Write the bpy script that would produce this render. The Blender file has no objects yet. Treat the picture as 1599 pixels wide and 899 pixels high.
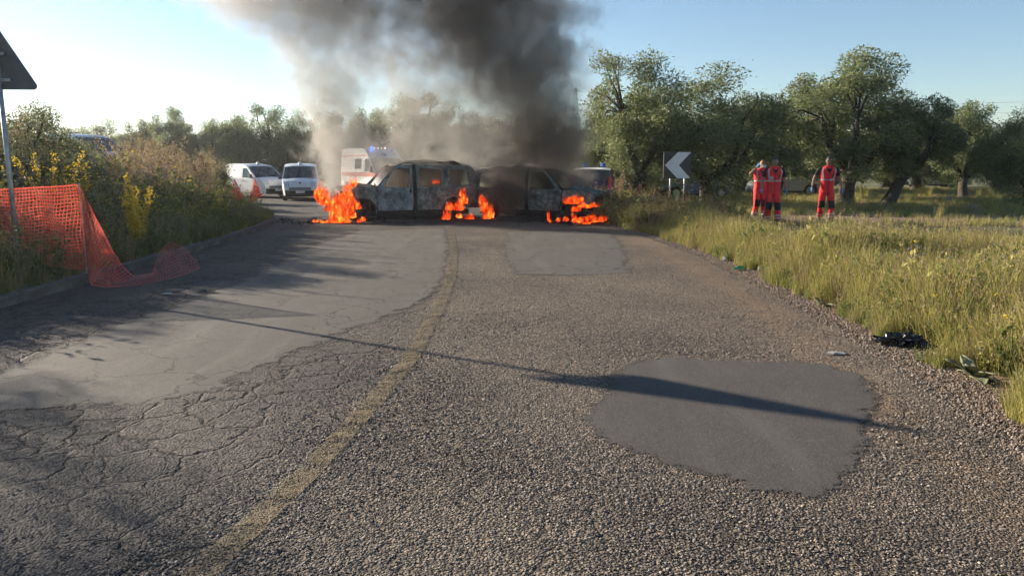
import bpy, bmesh, math, random
import numpy as np
from mathutils import Vector, Matrix, geometry, noise as mnoise

R = math.radians
scene = bpy.context.scene
col = scene.collection
rng = np.random.default_rng(7)
random.seed(7)

# ------------------------------------------------------------------ camera
CAM_H = 1.65
PITCH = math.atan((449.5 - 258) / 1150.0)
cam_d = bpy.data.cameras.new("camera")
cam_d.sensor_width = 36.0
cam_d.lens = 36.0 * 1150.0 / 1599.0
cam_d.clip_start = 0.05
cam_d.clip_end = 3000
cam = bpy.data.objects.new("camera", cam_d)
cam.location = (0, 0, CAM_H)
cam.rotation_euler = (math.pi / 2 - PITCH, 0, 0)
col.objects.link(cam)
scene.camera = cam

# ------------------------------------------------------------------ sky and sun
SUN_DIR = Vector((-0.857, 0.516, 0)).normalized()      # towards the sun, on the ground plane
SUN_EL = R(17.3)
world = bpy.data.worlds.new("World")
scene.world = world
world.use_nodes = True
wn = world.node_tree
wn.nodes.clear()
sky = wn.nodes.new("ShaderNodeTexSky")
sky.sky_type = 'NISHITA'
sky.sun_disc = False
sky.sun_elevation = SUN_EL
sky.sun_rotation = math.atan2(SUN_DIR.x, SUN_DIR.y)
sky.altitude = 50
sky.air_density = 1.0
sky.dust_density = 0.0
sky.ozone_density = 2.6
bg = wn.nodes.new("ShaderNodeBackground")
bg.inputs["Strength"].default_value = 0.066
wo = wn.nodes.new("ShaderNodeOutputWorld")
wn.links.new(sky.outputs[0], bg.inputs[0])
wn.links.new(bg.outputs[0], wo.inputs[0])

sun_d = bpy.data.lights.new("sun", 'SUN')
sun_d.energy = 5.0
sun_d.angle = R(0.6)
sun_d.color = (1.0, 0.86, 0.68)
sun = bpy.data.objects.new("sun", sun_d)
sv = Vector((SUN_DIR.x * math.cos(SUN_EL), SUN_DIR.y * math.cos(SUN_EL), math.sin(SUN_EL)))
sun.rotation_euler = sv.to_track_quat('Z', 'Y').to_euler()
sun.location = (-20, 12, 15)
col.objects.link(sun)

scene.view_settings.view_transform = 'Standard'
scene.view_settings.look = 'None'
scene.view_settings.gamma = 1.0
scene.view_settings.exposure = 1.36
scene.render.engine = 'CYCLES'
cy = scene.cycles
cy.use_denoising = True
cy.max_bounces = 5
cy.diffuse_bounces = 2
cy.glossy_bounces = 2
cy.transmission_bounces = 4
cy.transparent_max_bounces = 24
cy.volume_bounces = 1
cy.volume_max_steps = 256
cy.use_adaptive_sampling = True
cy.adaptive_threshold = 0.04
cy.sample_clamp_indirect = 6

# ------------------------------------------------------------------ pixel helpers (photograph pixels to places on the ground)
def G(x, y, z=0.0):
    u = (x - 799.5) / 1150.0; v = (449.5 - y) / 1150.0
    d = (u, math.cos(PITCH) + v * math.sin(PITCH), -math.sin(PITCH) + v * math.cos(PITCH))
    t = (z - CAM_H) / d[2]
    return (d[0] * t, d[1] * t)
def PX(x, y, Y):
    u = (x - 799.5) / 1150.0; v = (449.5 - y) / 1150.0
    d = (u, math.cos(PITCH) + v * math.sin(PITCH), -math.sin(PITCH) + v * math.cos(PITCH))
    t = Y / d[1]
    return (d[0] * t, Y, CAM_H + d[2] * t)

# ------------------------------------------------------------------ material helpers
class NT:
    def __init__(s, name, kind='mat'):
        s.m = bpy.data.materials.new(name)
        s.m.use_nodes = True
        s.t = s.m.node_tree
        s.t.nodes.clear()
        s.out = s.t.nodes.new("ShaderNodeOutputMaterial")
        s.co = None
    def n(s, typ, ins=None, **kw):
        nd = s.t.nodes.new("ShaderNode" + typ)
        for k, v in kw.items():
            setattr(nd, k, v)
        for k, v in (ins or {}).items():
            s.set(nd, k, v)
        return nd
    def set(s, nd, k, v):
        if isinstance(v, bpy.types.NodeSocket):
            s.t.links.new(v, nd.inputs[k])
        elif isinstance(v, (tuple, list)) and len(v) == 3 and nd.inputs[k].type == 'RGBA':
            nd.inputs[k].default_value = (*v, 1)
        else:
            nd.inputs[k].default_value = v
    def obj(s):
        if s.co is None:
            s.co = s.n("TexCoord").outputs["Object"]
        return s.co
    def noise(s, scale, detail=4, rough=0.55, vec=None, dist=0.0, out=0):
        nd = s.n("TexNoise", {"Vector": vec or s.obj(), "Scale": scale, "Detail": detail, "Roughness": rough, "Distortion": dist})
        return nd.outputs[out]
    def vor(s, scale, feature='F1', vec=None, out="Distance", rand=1.0):
        nd = s.n("TexVoronoi", {"Vector": vec or s.obj(), "Scale": scale, "Randomness": rand}, feature=feature)
        return nd.outputs[out]
    def ramp(s, fac, stops):
        nd = s.n("ValToRGB", {"Fac": fac})
        e = nd.color_ramp.elements
        while len(e) < len(stops):
            e.new(0.5)
        for i, (p, c) in enumerate(stops):
            e[i].position = p
            e[i].color = (*c, 1) if isinstance(c, (tuple, list)) else (c, c, c, 1)
        return nd.outputs[0]
    def mix(s, fac, a, b, blend='MIX'):
        nd = s.n("Mix", data_type='RGBA', blend_type=blend)
        for k, v in ((0, fac), (6, a), (7, b)):
            if isinstance(v, bpy.types.NodeSocket):
                s.t.links.new(v, nd.inputs[k])
            else:
                nd.inputs[k].default_value = v if k == 0 else (*v, 1)
        return nd.outputs[2]
    def math(s, op, a, b=0.0, c=0.0, clamp=False):
        nd = s.n("Math", operation=op, use_clamp=clamp)
        for i, v in enumerate((a, b, c)):
            s.set(nd, i, v)
        return nd.outputs[0]
    def mapr(s, v, a, b, c=0.0, d=1.0, interp='LINEAR'):
        return s.n("MapRange", {0: v, 1: a, 2: b, 3: c, 4: d}, interpolation_type=interp).outputs[0]
    def bump(s, h, strength=0.5, dist=0.01, nrm=None):
        ins = {"Height": h, "Strength": strength, "Distance": dist}
        if nrm is not None:
            ins["Normal"] = nrm
        return s.n("Bump", ins).outputs[0]
    def pbsdf(s, color, rough=0.6, nrm=None, metal=0.0, **extra):
        ins = {"Base Color": color, "Roughness": rough, "Metallic": metal}
        if nrm is not None:
            ins["Normal"] = nrm
        ins.update({k.replace('_', ' '): v for k, v in extra.items()})
        return s.n("BsdfPrincipled", ins).outputs[0]
    def surf(s, sh):
        s.t.links.new(sh, s.out.inputs["Surface"])
        return s.m
    def vol(s, sh):
        s.t.links.new(sh, s.out.inputs["Volume"])
        return s.m

def plain(name, c, rough=0.6, metal=0.0, var=0.25, scale=6.0, bump=0.0, bscale=60, **extra):
    k = NT(name)
    f = k.noise(scale, 5)
    lo = tuple(x * (1 - var) for x in c); hi = tuple(min(1, x * (1 + var)) for x in c)
    cc = k.ramp(f, [(0.3, lo), (0.7, hi)])
    nrm = k.bump(k.noise(bscale, 3), bump, 0.01) if bump else None
    return k.surf(k.pbsdf(cc, rough, nrm, metal, **extra))

M = {}
def leafmat(name, c1, c2, trans=0.35, rough=0.55, back=None):
    """leaf: two tones by the colour attribute, some light let through"""
    k = NT(name)
    a = k.n("Attribute", attribute_name="tone").outputs["Fac"]
    i = k.n("Attribute", attribute_name="tint", attribute_type='INSTANCER').outputs["Fac"]
    rnd = k.n("ObjectInfo").outputs["Random"]
    f = k.math('ADD', k.math('MULTIPLY', a, 0.75), k.math('MULTIPLY', k.math('ADD', i, k.math('MULTIPLY', rnd, 0.3)), 0.25))
    c = k.mix(f, c1, c2)
    if back is not None:
        c = k.mix(k.n("NewGeometry").outputs["Backfacing"], c, back)
    p = k.pbsdf(c, rough, Specular_IOR_Level=0.3)
    t = k.n("BsdfTranslucent", {"Color": c}).outputs[0]
    return k.surf(k.n("MixShader", {0: trans, 1: p, 2: t}).outputs[0])

# ------------------------------------------------------------------ object helpers
def tag(o, label=None, cat=None, group=None, kind=None):
    for k, v in (("label", label), ("category", cat), ("group", group), ("kind", kind)):
        if v: o[k] = v
    return o
def empty(name, loc=(0, 0, 0), rz=0.0, label=None, cat=None, group=None):
    o = bpy.data.objects.new(name, None)
    o.location = loc
    o.rotation_euler = (0, 0, rz)
    o.empty_display_size = 0.2
    col.objects.link(o)
    return tag(o, label, cat, group)
def link(name, me, mats, parent=None):
    o = bpy.data.objects.new(name, me)
    if mats is not None and len(me.materials) == 0:
        for m in (mats if isinstance(mats, (list, tuple)) else [mats]):
            me.materials.append(m)
    col.objects.link(o)
    if parent is not None: o.parent = parent
    return o
def mesh(name, v, f, smooth=False):
    me = bpy.data.meshes.new(name)
    me.from_pydata([tuple(p) for p in v], [], f)
    me.update()
    if smooth:
        me.polygons.foreach_set("use_smooth", [True] * len(me.polygons))
    return me
def np_mesh(name, V, F, tone=None, mati=None):
    """fast mesh from arrays: V (n,3), F (m,k) with one k"""
    me = bpy.data.meshes.new(name)
    m, k = F.shape
    me.vertices.add(len(V)); me.vertices.foreach_set("co", np.ascontiguousarray(V, dtype=np.float32).ravel())
    me.loops.add(m * k); me.loops.foreach_set("vertex_index", np.ascontiguousarray(F, dtype=np.int32).ravel())
    me.polygons.add(m); me.polygons.foreach_set("loop_start", np.arange(0, m * k, k, dtype=np.int32))
    if mati is not None:
        me.polygons.foreach_set("material_index", np.ascontiguousarray(mati, dtype=np.int32))
    me.update(calc_edges=True)
    if tone is not None:
        at = me.attributes.new("tone", 'FLOAT', 'POINT')
        at.data.foreach_set("value", np.ascontiguousarray(tone, dtype=np.float32))
    return me
class MB:
    """collects simple shapes into ONE mesh"""
    def __init__(s): s.v = []; s.f = []; s.mi = []; s.cur = 0
    def add(s, v, f):
        b = len(s.v); s.v += [tuple(p) for p in v]; s.f += [tuple(i + b for i in q) for q in f]
        s.mi += [s.cur] * len(f); return s
    def box(s, c, d, rot=None, taper=1.0):
        hx, hy, hz = d[0] / 2, d[1] / 2, d[2] / 2
        v = []
        for z in (-hz, hz):
            k = taper if z > 0 else 1.0
            for x, y in ((-hx, -hy), (hx, -hy), (hx, hy), (-hx, hy)):
                p = Vector((x * k, y * k, z))
                if rot is not None: p = rot @ p
                v.append(p + Vector(c))
        return s.add(v, [(0, 3, 2, 1), (4, 5, 6, 7), (0, 1, 5, 4), (1, 2, 6, 5), (2, 3, 7, 6), (3, 0, 4, 7)])
    def tube(s, pts, rad, n=8, cap=True):
        pts = [Vector(p) for p in pts]
        if not isinstance(rad, (list, tuple)): rad = [rad] * len(pts)
        v = []; f = []
        prev = None
        for i, p in enumerate(pts):
            d = (pts[min(i + 1, len(pts) - 1)] - pts[max(i - 1, 0)]).normalized()
            if prev is None:
                a = d.orthogonal().normalized()
            else:
                a = (prev - d * prev.dot(d))
                a = a.normalized() if a.length > 1e-6 else d.orthogonal().normalized()
            prev = a
            b = d.cross(a)
            for k in range(n):
                t = 2 * math.pi * k / n
                v.append(p + (a * math.cos(t) + b * math.sin(t)) * rad[i])
        for i in range(len(pts) - 1):
            for k in range(n):
                f.append((i * n + k, i * n + (k + 1) % n, (i + 1) * n + (k + 1) % n, (i + 1) * n + k))
        if cap:
            f.append(tuple(range(n - 1, -1, -1))); f.append(tuple((len(pts) - 1) * n + k for k in range(n)))
        return s.add(v, f)
    def lathe(s, prof, n=20, axis='Z', c=(0, 0, 0), a0=0.0):
        v = []; f = []
        for r, h in prof:
            for k in range(n):
                t = 2 * math.pi * k / n + a0
                x, y = r * math.cos(t), r * math.sin(t)
                p = {'Z': (x, y, h), 'Y': (x, h, y), 'X': (h, x, y)}[axis]
                v.append((p[0] + c[0], p[1] + c[1], p[2] + c[2]))
        for i in range(len(prof) - 1):
            for k in range(n):
                f.append((i * n + k, i * n + (k + 1) % n, (i + 1) * n + (k + 1) % n, (i + 1) * n + k))
        return s.add(v, f)
    def build(s, name, mats, parent=None, smooth=False):
        me = mesh(name, s.v, s.f, smooth)
        o = link(name, me, mats, parent)
        if any(s.mi): me.polygons.foreach_set("material_index", s.mi)
        bm = bmesh.new(); bm.from_mesh(me); bmesh.ops.recalc_face_normals(bm, faces=bm.faces); bm.to_mesh(me); bm.free()
        return o
def copy_tree(o, parent=None):
    c = o.copy(); col.objects.link(c); c.parent = parent
    for ch in [x for x in bpy.data.objects if x.parent == o]:
        copy_tree(ch, c)
    return c
def fbm(x, y, z=0.0, o=4):
    return mnoise.fractal((x, y, z), 1.0, 2.0, o)
def lerp(a, b, t): return a + (b - a) * t
def sstep(a, b, x):
    t = np.clip((x - a) / (b - a), 0, 1); return t * t * (3 - 2 * t)

def scatter(name, pts, rots, scales, idx, variants, tint=None):
    """ONE stuff object: instances of small meshes on given points"""
    me = bpy.data.meshes.new(name)
    n = len(pts)
    me.vertices.add(n); me.vertices.foreach_set("co", np.ascontiguousarray(pts, dtype=np.float32).ravel())
    def at(nm, typ, key, arr):
        a = me.attributes.new(nm, typ, 'POINT'); a.data.foreach_set(key, np.ascontiguousarray(arr).ravel())
    at("rot", 'FLOAT_VECTOR', "vector", rots.astype(np.float32))
    sc = scales if scales.ndim == 2 else np.repeat(scales[:, None], 3, 1)
    at("scl", 'FLOAT_VECTOR', "vector", sc.astype(np.float32))
    at("pick", 'INT', "value", idx.astype(np.int32))
    at("tint", 'FLOAT', "value", (tint if tint is not None else rng.random(n)).astype(np.float32))
    o = link(name, me, None)
    c = bpy.data.collections.new(name + "_shapes")
    for i, vm in enumerate(variants):
        vo = bpy.data.objects.new("%s_shape_%02d" % (name, i), vm); c.objects.link(vo)
    ng = bpy.data.node_groups.new(name + "_scatter", 'GeometryNodeTree')
    ng.interface.new_socket("Geometry", in_out='INPUT', socket_type='NodeSocketGeometry')
    ng.interface.new_socket("Geometry", in_out='OUTPUT', socket_type='NodeSocketGeometry')
    gi = ng.nodes.new("NodeGroupInput"); go = ng.nodes.new("NodeGroupOutput")
    ci = ng.nodes.new("GeometryNodeCollectionInfo"); ci.inputs["Collection"].default_value = c
    ci.inputs["Separate Children"].default_value = True; ci.inputs["Reset Children"].default_value = True
    ip = ng.nodes.new("GeometryNodeInstanceOnPoints"); ip.inputs["Pick Instance"].default_value = True
    def named(nm, t):
        a = ng.nodes.new("GeometryNodeInputNamedAttribute"); a.data_type = t; a.inputs["Name"].default_value = nm
        return a.outputs["Attribute"]
    er = ng.nodes.new("FunctionNodeEulerToRotation")
    L = ng.links.new
    L(named("rot", 'FLOAT_VECTOR'), er.inputs[0]); L(er.outputs[0], ip.inputs["Rotation"])
    L(named("scl", 'FLOAT_VECTOR'), ip.inputs["Scale"]); L(named("pick", 'INT'), ip.inputs["Instance Index"])
    L(gi.outputs[0], ip.inputs["Points"]); L(ci.outputs[0], ip.inputs["Instance"]); L(ip.outputs[0], go.inputs[0])
    md = o.modifiers.new("scatter", 'NODES'); md.node_group = ng
    o["kind"] = "stuff"
    return o

def inpoly(P, poly):
    x, y = P[:, 0], P[:, 1]
    ins = np.zeros(len(P), bool)
    n = len(poly)
    for i in range(n):
        x0, y0 = poly[i]; x1, y1 = poly[(i + 1) % n]
        c = ((y0 > y) != (y1 > y)) & (x < (x1 - x0) * (y - y0) / ((y1 - y0) + 1e-12) + x0)
        ins ^= c
    return ins
# ================================================================== the setting: ground, road, kerb
RL = [(-8, -5.9), (6, -5.95), (10, -6.0), (14, -6.1), (18, -6.4), (22, -6.95), (25, -8.3), (28, -10.6), (32, -13.4), (38, -17.5), (46, -24), (60, -36), (80, -54)]
RR = [(-8, 2.5), (2.5, 2.88), (4.1, 3.02), (6.2, 3.3), (8.5, 3.45), (13.5, 3.5), (17, 3.2), (20, 2.75), (24, 1.9), (28, 0.7), (33, -1.6), (38, -4.6), (46, -11.0), (60, -23), (80, -41)]
def XL(y): return np.interp(y, [p[0] for p in RL], [p[1] for p in RL])
def XR(y): return np.interp(y, [p[0] for p in RR], [p[1] for p in RR])

def GZ(x, y):
    """height of the earth beside the road"""
    x = np.asarray(x, float); y = np.asarray(y, float)
    dl = XL(y) - 0.12 - x
    dr = x - XR(y)
    rise = 1.25 * sstep(0.6, 9.5, dl) * (1 - 0.75 * sstep(34, 60, y))
    rise = rise + 0.45 * np.exp(-(((x + 17.5) / 5.5) ** 2 + ((y - 31) / 5.5) ** 2)) * sstep(0.5, 4.0, dl)
    left = 0.11 + rise
    right = 0.0 + 0.05 * sstep(0.4, 1.6, dr)
    bump = 0.035 * np.sin(x * 1.3 + 0.7 * np.sin(y * 0.9)) * np.sin(y * 1.1 + 0.5 * np.sin(x * 0.7))
    z = np.where(dl > 0, left + bump * sstep(0.3, 1.5, dl), np.where(dr > 0, right + bump * sstep(0.5, 2.0, dr), -0.07))
    edge = np.maximum(dl, dr)
    z = np.where((edge <= 0) & (edge > -0.3) & (dr > dl), -0.012 + 0.2 * (edge), z)
    return z
def gz(x, y): return float(GZ(x, y))

# --- earth
def spaced():
    a = list(np.arange(-16, 16.01, 0.25)); s = 0.3
    x = 16.0; hi = []
    while x < 900:
        s *= 1.22; x += s; hi.append(x)
    return np.array([-h for h in hi[::-1]] + a + hi)
def spacedy():
    a = list(np.arange(-8, 36.01, 0.25)); s = 0.3; y = 36.0; hi = []
    while y < 1500:
        s *= 1.2; y += s; hi.append(y)
    lo = []; y = -8.0; s = 0.3
    while y > -200:
        s *= 1.4; y -= s; lo.append(y)
    return np.array(lo[::-1] + a + hi)
gx, gy = spaced(), spacedy()
GXX, GYY = np.meshgrid(gx, gy)
V = np.stack([GXX.ravel(), GYY.ravel(), GZ(GXX, GYY).ravel()], 1)
nx, ny = len(gx), len(gy)
ii, jj = np.meshgrid(np.arange(nx - 1), np.arange(ny - 1))
b0 = (jj * nx + ii).ravel()
F = np.stack([b0, b0 + 1, b0 + nx + 1, b0 + nx], 1)
pth = np.exp(-((V[:, 1] - (21.7 + 0.02 * (V[:, 0] - 7))) / 2.7) ** 2) * sstep(4.2, 6.2, V[:, 0])
pth = np.maximum(pth, 0.85 * np.exp(-((V[:, 1] - 30.5) / 0.8) ** 2) * sstep(12, 15, V[:, 0]))
pth = np.maximum(pth, sstep(1.1, 0.35, V[:, 0] - XR(V[:, 1])) * (V[:, 0] > 0) * 0.9)
me = np_mesh("ground", V, F, tone=pth)
me.polygons.foreach_set("use_smooth", [True] * len(me.polygons))
k = NT("earth_with_dry_grass")
d = k.n("Attribute", attribute_name="tone").outputs["Fac"]
g1 = k.ramp(k.noise(1.3, 6), [(0.3, (0.055, 0.07, 0.024)), (0.5, (0.11, 0.115, 0.04)), (0.72, (0.19, 0.15, 0.075))])
d1 = k.ramp(k.noise(9, 6), [(0.3, (0.13, 0.082, 0.05)), (0.7, (0.24, 0.16, 0.10))])
fac = k.math('ADD', d, k.math('MULTIPLY', k.math('SUBTRACT', k.noise(3.0, 4), 0.5), 0.8), clamp=True)
c = k.mix(k.mapr(fac, 0.25, 0.7), g1, d1)
k.surf(k.pbsdf(c, 0.95, k.bump(k.noise(40, 5), 0.6, 0.03)))
ground = link("ground", me, k.m); tag(ground, kind="structure")

# --- road sheet (structure), chip-seal asphalt with cracks
ys = np.concatenate([np.arange(-7.5, 30, 0.3), np.arange(30, 80, 1.0)])
nt = 40
V = []; F = []
for y in ys:
    a, b = XL(y) - 0.02, XR(y)
    for t in range(nt + 1):
        x = lerp(a, b, t / nt)
        wob = 0.06 * fbm(0.8 * y, 3.3) + 0.05 * fbm(3 * y, 9.1) if t == nt else 0
        V.append((x + wob, y, 0.004 * math.sin(x * 2.1 + y * 0.7) * math.sin(y * 0.9) if 0 < t < nt else 0))
V = np.array(V); n1 = nt + 1
ii, jj = np.meshgrid(np.arange(nt), np.arange(len(ys) - 1)); b0 = (jj * n1 + ii).ravel()
F = np.stack([b0, b0 + 1, b0 + n1 + 1, b0 + n1], 1)
me = np_mesh("road", V, F)
me.polygons.foreach_set("use_smooth", [True] * len(me.polygons))

def crack_mask(k, scale, w, warp=0.25):
    wv = k.n("VectorMath", {0: k.obj(), 1: k.n("VectorMath", {0: k.n("VectorMath", {0: k.noise(scale * 2.0, 4, out=1), 1: (0.5, 0.5, 0.5)}, operation='SUBTRACT').outputs[0], "Scale": warp}, operation='SCALE').outputs[0]}, operation='ADD').outputs[0]
    e = k.vor(scale, 'DISTANCE_TO_EDGE', vec=wv)
    return k.mapr(e, 0.0, w, 1.0, 0.0)
k = NT("worn_chip_seal_asphalt")
sep = k.n("SeparateXYZ", {0: k.obj()})
X, Y = sep.outputs[0], sep.outputs[1]
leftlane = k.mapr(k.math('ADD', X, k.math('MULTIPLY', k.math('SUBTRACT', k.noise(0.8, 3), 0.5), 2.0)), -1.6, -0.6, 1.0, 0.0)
vc = k.n("TexVoronoi", {"Vector": k.obj(), "Scale": 74.0}, feature='F1')
stone = k.n("SeparateColor", {0: vc.outputs["Color"]}).outputs[0]
cs = k.ramp(stone, [(0.0, (0.05, 0.043, 0.037)), (0.4, (0.135, 0.112, 0.09)), (0.75, (0.25, 0.205, 0.16)), (1.0, (0.39, 0.33, 0.27))])
big = k.noise(0.55, 5, 0.6)
cs = k.mix(k.mapr(vc.outputs["Distance"], 0.3, 0.8, 0.0, 0.65), cs, (0.04, 0.036, 0.033))
tone = k.ramp(big, [(0.3, (0.62, 0.6, 0.6)), (0.7, (1.08, 1.05, 1.0))])
cs = k.mix(1.0, cs, tone, 'MULTIPLY')
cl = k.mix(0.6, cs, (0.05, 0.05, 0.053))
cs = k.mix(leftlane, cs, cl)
# brown dust track along the right edge
edge = k.math('SUBTRACT', X, k.mapr(Y, 2.5, 9.0, 2.35, 2.95))
dust = k.math('MULTIPLY', k.mapr(k.math('ABSOLUTE', edge), 0.0, 0.34, 1.0, 0.0), k.mapr(k.noise(2.5, 5), 0.3, 0.65))
cs = k.mix(k.math('MULTIPLY', dust, 0.62), cs, (0.22, 0.15, 0.09))
sand = k.math('MULTIPLY', k.mapr(X, 0.6, 3.0, 0.0, 0.3), k.mapr(k.noise(0.9, 5), 0.35, 0.7))
cs = k.mix(sand, cs, (0.23, 0.165, 0.115))
cr1 = crack_mask(k, 2.3, 0.045)
cr2 = crack_mask(k, 5.5, 0.045, 0.12)
patchy = k.mapr(k.noise(0.45, 3), 0.34, 0.52)
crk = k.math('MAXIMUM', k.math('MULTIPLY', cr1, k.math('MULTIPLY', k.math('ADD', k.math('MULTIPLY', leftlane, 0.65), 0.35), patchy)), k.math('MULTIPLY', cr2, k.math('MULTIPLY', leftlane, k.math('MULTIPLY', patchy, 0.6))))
cs = k.mix(k.math('MULTIPLY', crk, 0.85), cs, (0.012, 0.011, 0.011))
h = k.math('SUBTRACT', k.math('MULTIPLY', k.math('SUBTRACT', 1.0, vc.outputs["Distance"]), k.math('SUBTRACT', 1.0, k.math('MULTIPLY', leftlane, 0.45))), k.math('MULTIPLY', crk, 2.5))
nb = k.bump(h, 1.0, 0.012)
nb = k.bump(k.noise(7, 4), 0.25, 0.04, nb)
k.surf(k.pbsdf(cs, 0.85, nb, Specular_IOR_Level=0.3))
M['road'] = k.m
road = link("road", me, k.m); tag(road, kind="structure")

# --- smoother repair patches and the scorched asphalt: sheets a few millimetres up
def patch(name, pxs, z, m, jit=0.05, world=None, step=0.12, feather=0.14):
    P = [Vector(p) for p in (world or [G(*p) for p in pxs])]
    out = []
    for i in range(len(P)):
        a, b = P[i], P[(i + 1) % len(P)]
        n = max(1, int((b - a).length / step))
        nrm = Vector((b.y - a.y, a.x - b.x)).normalized()
        for q in range(n):
            p = a.lerp(b, q / n)
            p = p + nrm * jit * (fbm(p.x * 2.2, p.y * 2.2, z * 900) + 0.6 * fbm(p.x * 8, p.y * 8, z * 500))
            out.append(p)
    n = len(out)
    area = sum(out[i].x * out[(i + 1) % n].y - out[(i + 1) % n].x * out[i].y for i in range(n))
    sg_ = 1 if area > 0 else -1
    inn = []
    for i in range(n):
        d = out[(i + 2) % n] - out[i - 2]
        inn.append(out[i] + Vector((-d.y, d.x)).normalized() * sg_ * feather * 0.5)
    out = [a * 2 - b for a, b in zip(out, inn)]
    tris = geometry.tessellate_polygon([[Vector((p.x, p.y, 0)) for p in inn]])
    v = [(p.x, p.y, z) for p in inn] + [(p.x, p.y, z - 0.0015) for p in out]
    f = [tuple(t) for t in tris] + [(i, i + n, (i + 1) % n + n, (i + 1) % n) for i in range(n)]
    me = mesh(name, v, f)
    at = me.attributes.new("tone", 'FLOAT', 'POINT'); at.data.foreach_set("value", [1.0] * n + [0.0] * n)
    bm = bmesh.new(); bm.from_mesh(me); bmesh.ops.recalc_face_normals(bm, faces=bm.faces)
    up = sum(fc.normal.z for fc in bm.faces)
    if up < 0: bmesh.ops.reverse_faces(bm, faces=bm.faces)
    bm.to_mesh(me); bm.free()
    o = link(name, me, m); tag(o, kind="structure")
    return [(p.x, p.y) for p in out]
def broken_edge(k, sh):
    a = k.n("Attribute", attribute_name="tone").outputs["Fac"]
    e = k.math('ADD', a, k.math('ADD', k.math('MULTIPLY', k.math('SUBTRACT', k.noise(7, 7, 0.75), 0.5), 2.0), k.math('MULTIPLY', k.math('SUBTRACT', k.vor(95), 0.4), -0.5)))
    return k.surf(k.n("MixShader", {0: k.mapr(e, 0.38, 0.52), 1: k.n("BsdfTransparent").outputs[0], 2: sh}).outputs[0])
def patchmat(name, c0, c1, crack=0.0):
    k = NT(name)
    s = k.n("SeparateColor", {0: k.n("TexVoronoi", {"Vector": k.obj(), "Scale": 210.0}).outputs["Color"]}).outputs[0]
    c = k.mix(k.noise(1.6, 6, 0.65), c0, c1)
    c = k.mix(1.0, c, k.ramp(s, [(0.0, 0.62), (0.75, 1.05), (1.0, 2.0)]), 'MULTIPLY')
    streak = k.noise(1.0, 5, vec=k.n("Mapping", {"Vector": k.obj(), "Scale": (3.2, 0.45, 1), "Rotation": (0, 0, 0.15)}).outputs[0])
    c = k.mix(k.mapr(streak, 0.5, 0.75, 0, 0.4), c, tuple(min(1, x * 1.6) for x in c1))
    h = k.noise(160, 3)
    if crack:
        cm = k.math('MULTIPLY', crack_mask(k, 1.5, 0.022, 0.4), k.mapr(k.noise(0.7, 2), 0.36, 0.52))
        c = k.mix(k.math('MULTIPLY', cm, crack), c, (0.015, 0.014, 0.014))
    nb = k.bump(h, 0.5, 0.004)
    nb = k.bump(k.noise(5, 3), 0.2, 0.03, nb)
    return broken_edge(k, k.pbsdf(c, 0.8, nb, Specular_IOR_Level=0.35))
PATCHES = []
pm1 = patchmat("smooth_grey_asphalt", (0.062, 0.056, 0.051), (0.098, 0.088, 0.078))
pm2 = patchmat("pale_worn_asphalt", (0.073, 0.068, 0.062), (0.112, 0.102, 0.088), 0.9)
PATCHES.append(patch("road_repair_patch", [(985, 566), (1040, 561), (1100, 563), (1170, 566), (1240, 564), (1290, 568), (1335, 581), (1362, 604), (1372, 635), (1362, 670), (1350, 700), (1345, 735), (1318, 765), (1262, 778), (1195, 768), (1130, 745), (1040, 718), (965, 692), (918, 660), (922, 630), (948, 610), (958, 585)], 0.006, pm1, 0.07, feather=0.22))
PATCHES.append(patch("road_repair_strip", None, 0.005, pm2, 0.09, feather=0.3, world=[G(692, 357), G(700, 385), G(694, 430), G(676, 462), G(610, 492), G(520, 528), G(470, 546), G(400, 582), G(350, 607), G(250, 628), G(120, 633), G(0, 642), (-5.1, 4.6), (-5.6, 5.3), G(0, 585), G(150, 522), G(300, 470), G(420, 420), G(485, 385), G(560, 361)]))
PATCHES.append(patch("road_repair_square", [(792, 362), (900, 360), (958, 366), (975, 392), (985, 426), (890, 430), (805, 428), (788, 395)], 0.0055, pm2, 0.09, feather=0.35))
k = NT("scorched_asphalt")
c = k.ramp(k.noise(3, 6, 0.7), [(0.25, (0.010, 0.010, 0.010)), (0.55, (0.026, 0.025, 0.024)), (0.8, (0.075, 0.07, 0.066))])
broken_edge(k, k.pbsdf(c, 0.9, k.bump(k.noise(45, 5), 0.8, 0.02)))
scorch = [(-6.3, 21.7), (-5.2, 21.0), (-3.2, 21.3), (-1.6, 22.0), (0.3, 21.6), (1.6, 20.9), (3.0, 20.7), (3.3, 21.9), (2.6, 24.2), (0.8, 25.6), (-1.5, 26.2), (-4.0, 25.4), (-6.2, 24.2)]
patch("scorched_road_stain", None, 0.013, k.m, 0.35, world=scorch, feather=0.6)

# --- worn yellow centre line, painted on the chips
CL = [(-1.34, 1.6), (-1.28, 2.77), (-1.11, 3.77), (-0.98, 5.0), (-0.88, 6.18), (-0.86, 8.5), (-0.92, 11.06), (-1.15, 14.5), (-1.48, 17.95), (-1.8, 20.6)]
def CLX(y): return np.interp(y, [p[1] for p in CL], [p[0] for p in CL])
V = []; F = []
yy = np.arange(1.6, 20.6, 0.1)
for i, y in enumerate(yy):
    x = float(CLX(y)); w = 0.075
    V += [(x - w + 0.012 * fbm(y * 6, 1), y, 0.0065 if y < 6.3 else 0.012), (x + w + 0.012 * fbm(y * 6, 5), y, 0.0065 if y < 6.3 else 0.012)]
    if i: F.append((2 * i - 2, 2 * i - 1, 2 * i + 1, 2 * i))
k = NT("worn_yellow_paint")
vc = k.n("TexVoronoi", {"Vector": k.obj(), "Scale": 95.0})
wear = k.math('ADD', k.math('MULTIPLY', vc.outputs["Distance"], 0.9), k.math('MULTIPLY', k.math('SUBTRACT', k.noise(5, 5, 0.7), 0.45), 1.5))
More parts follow.
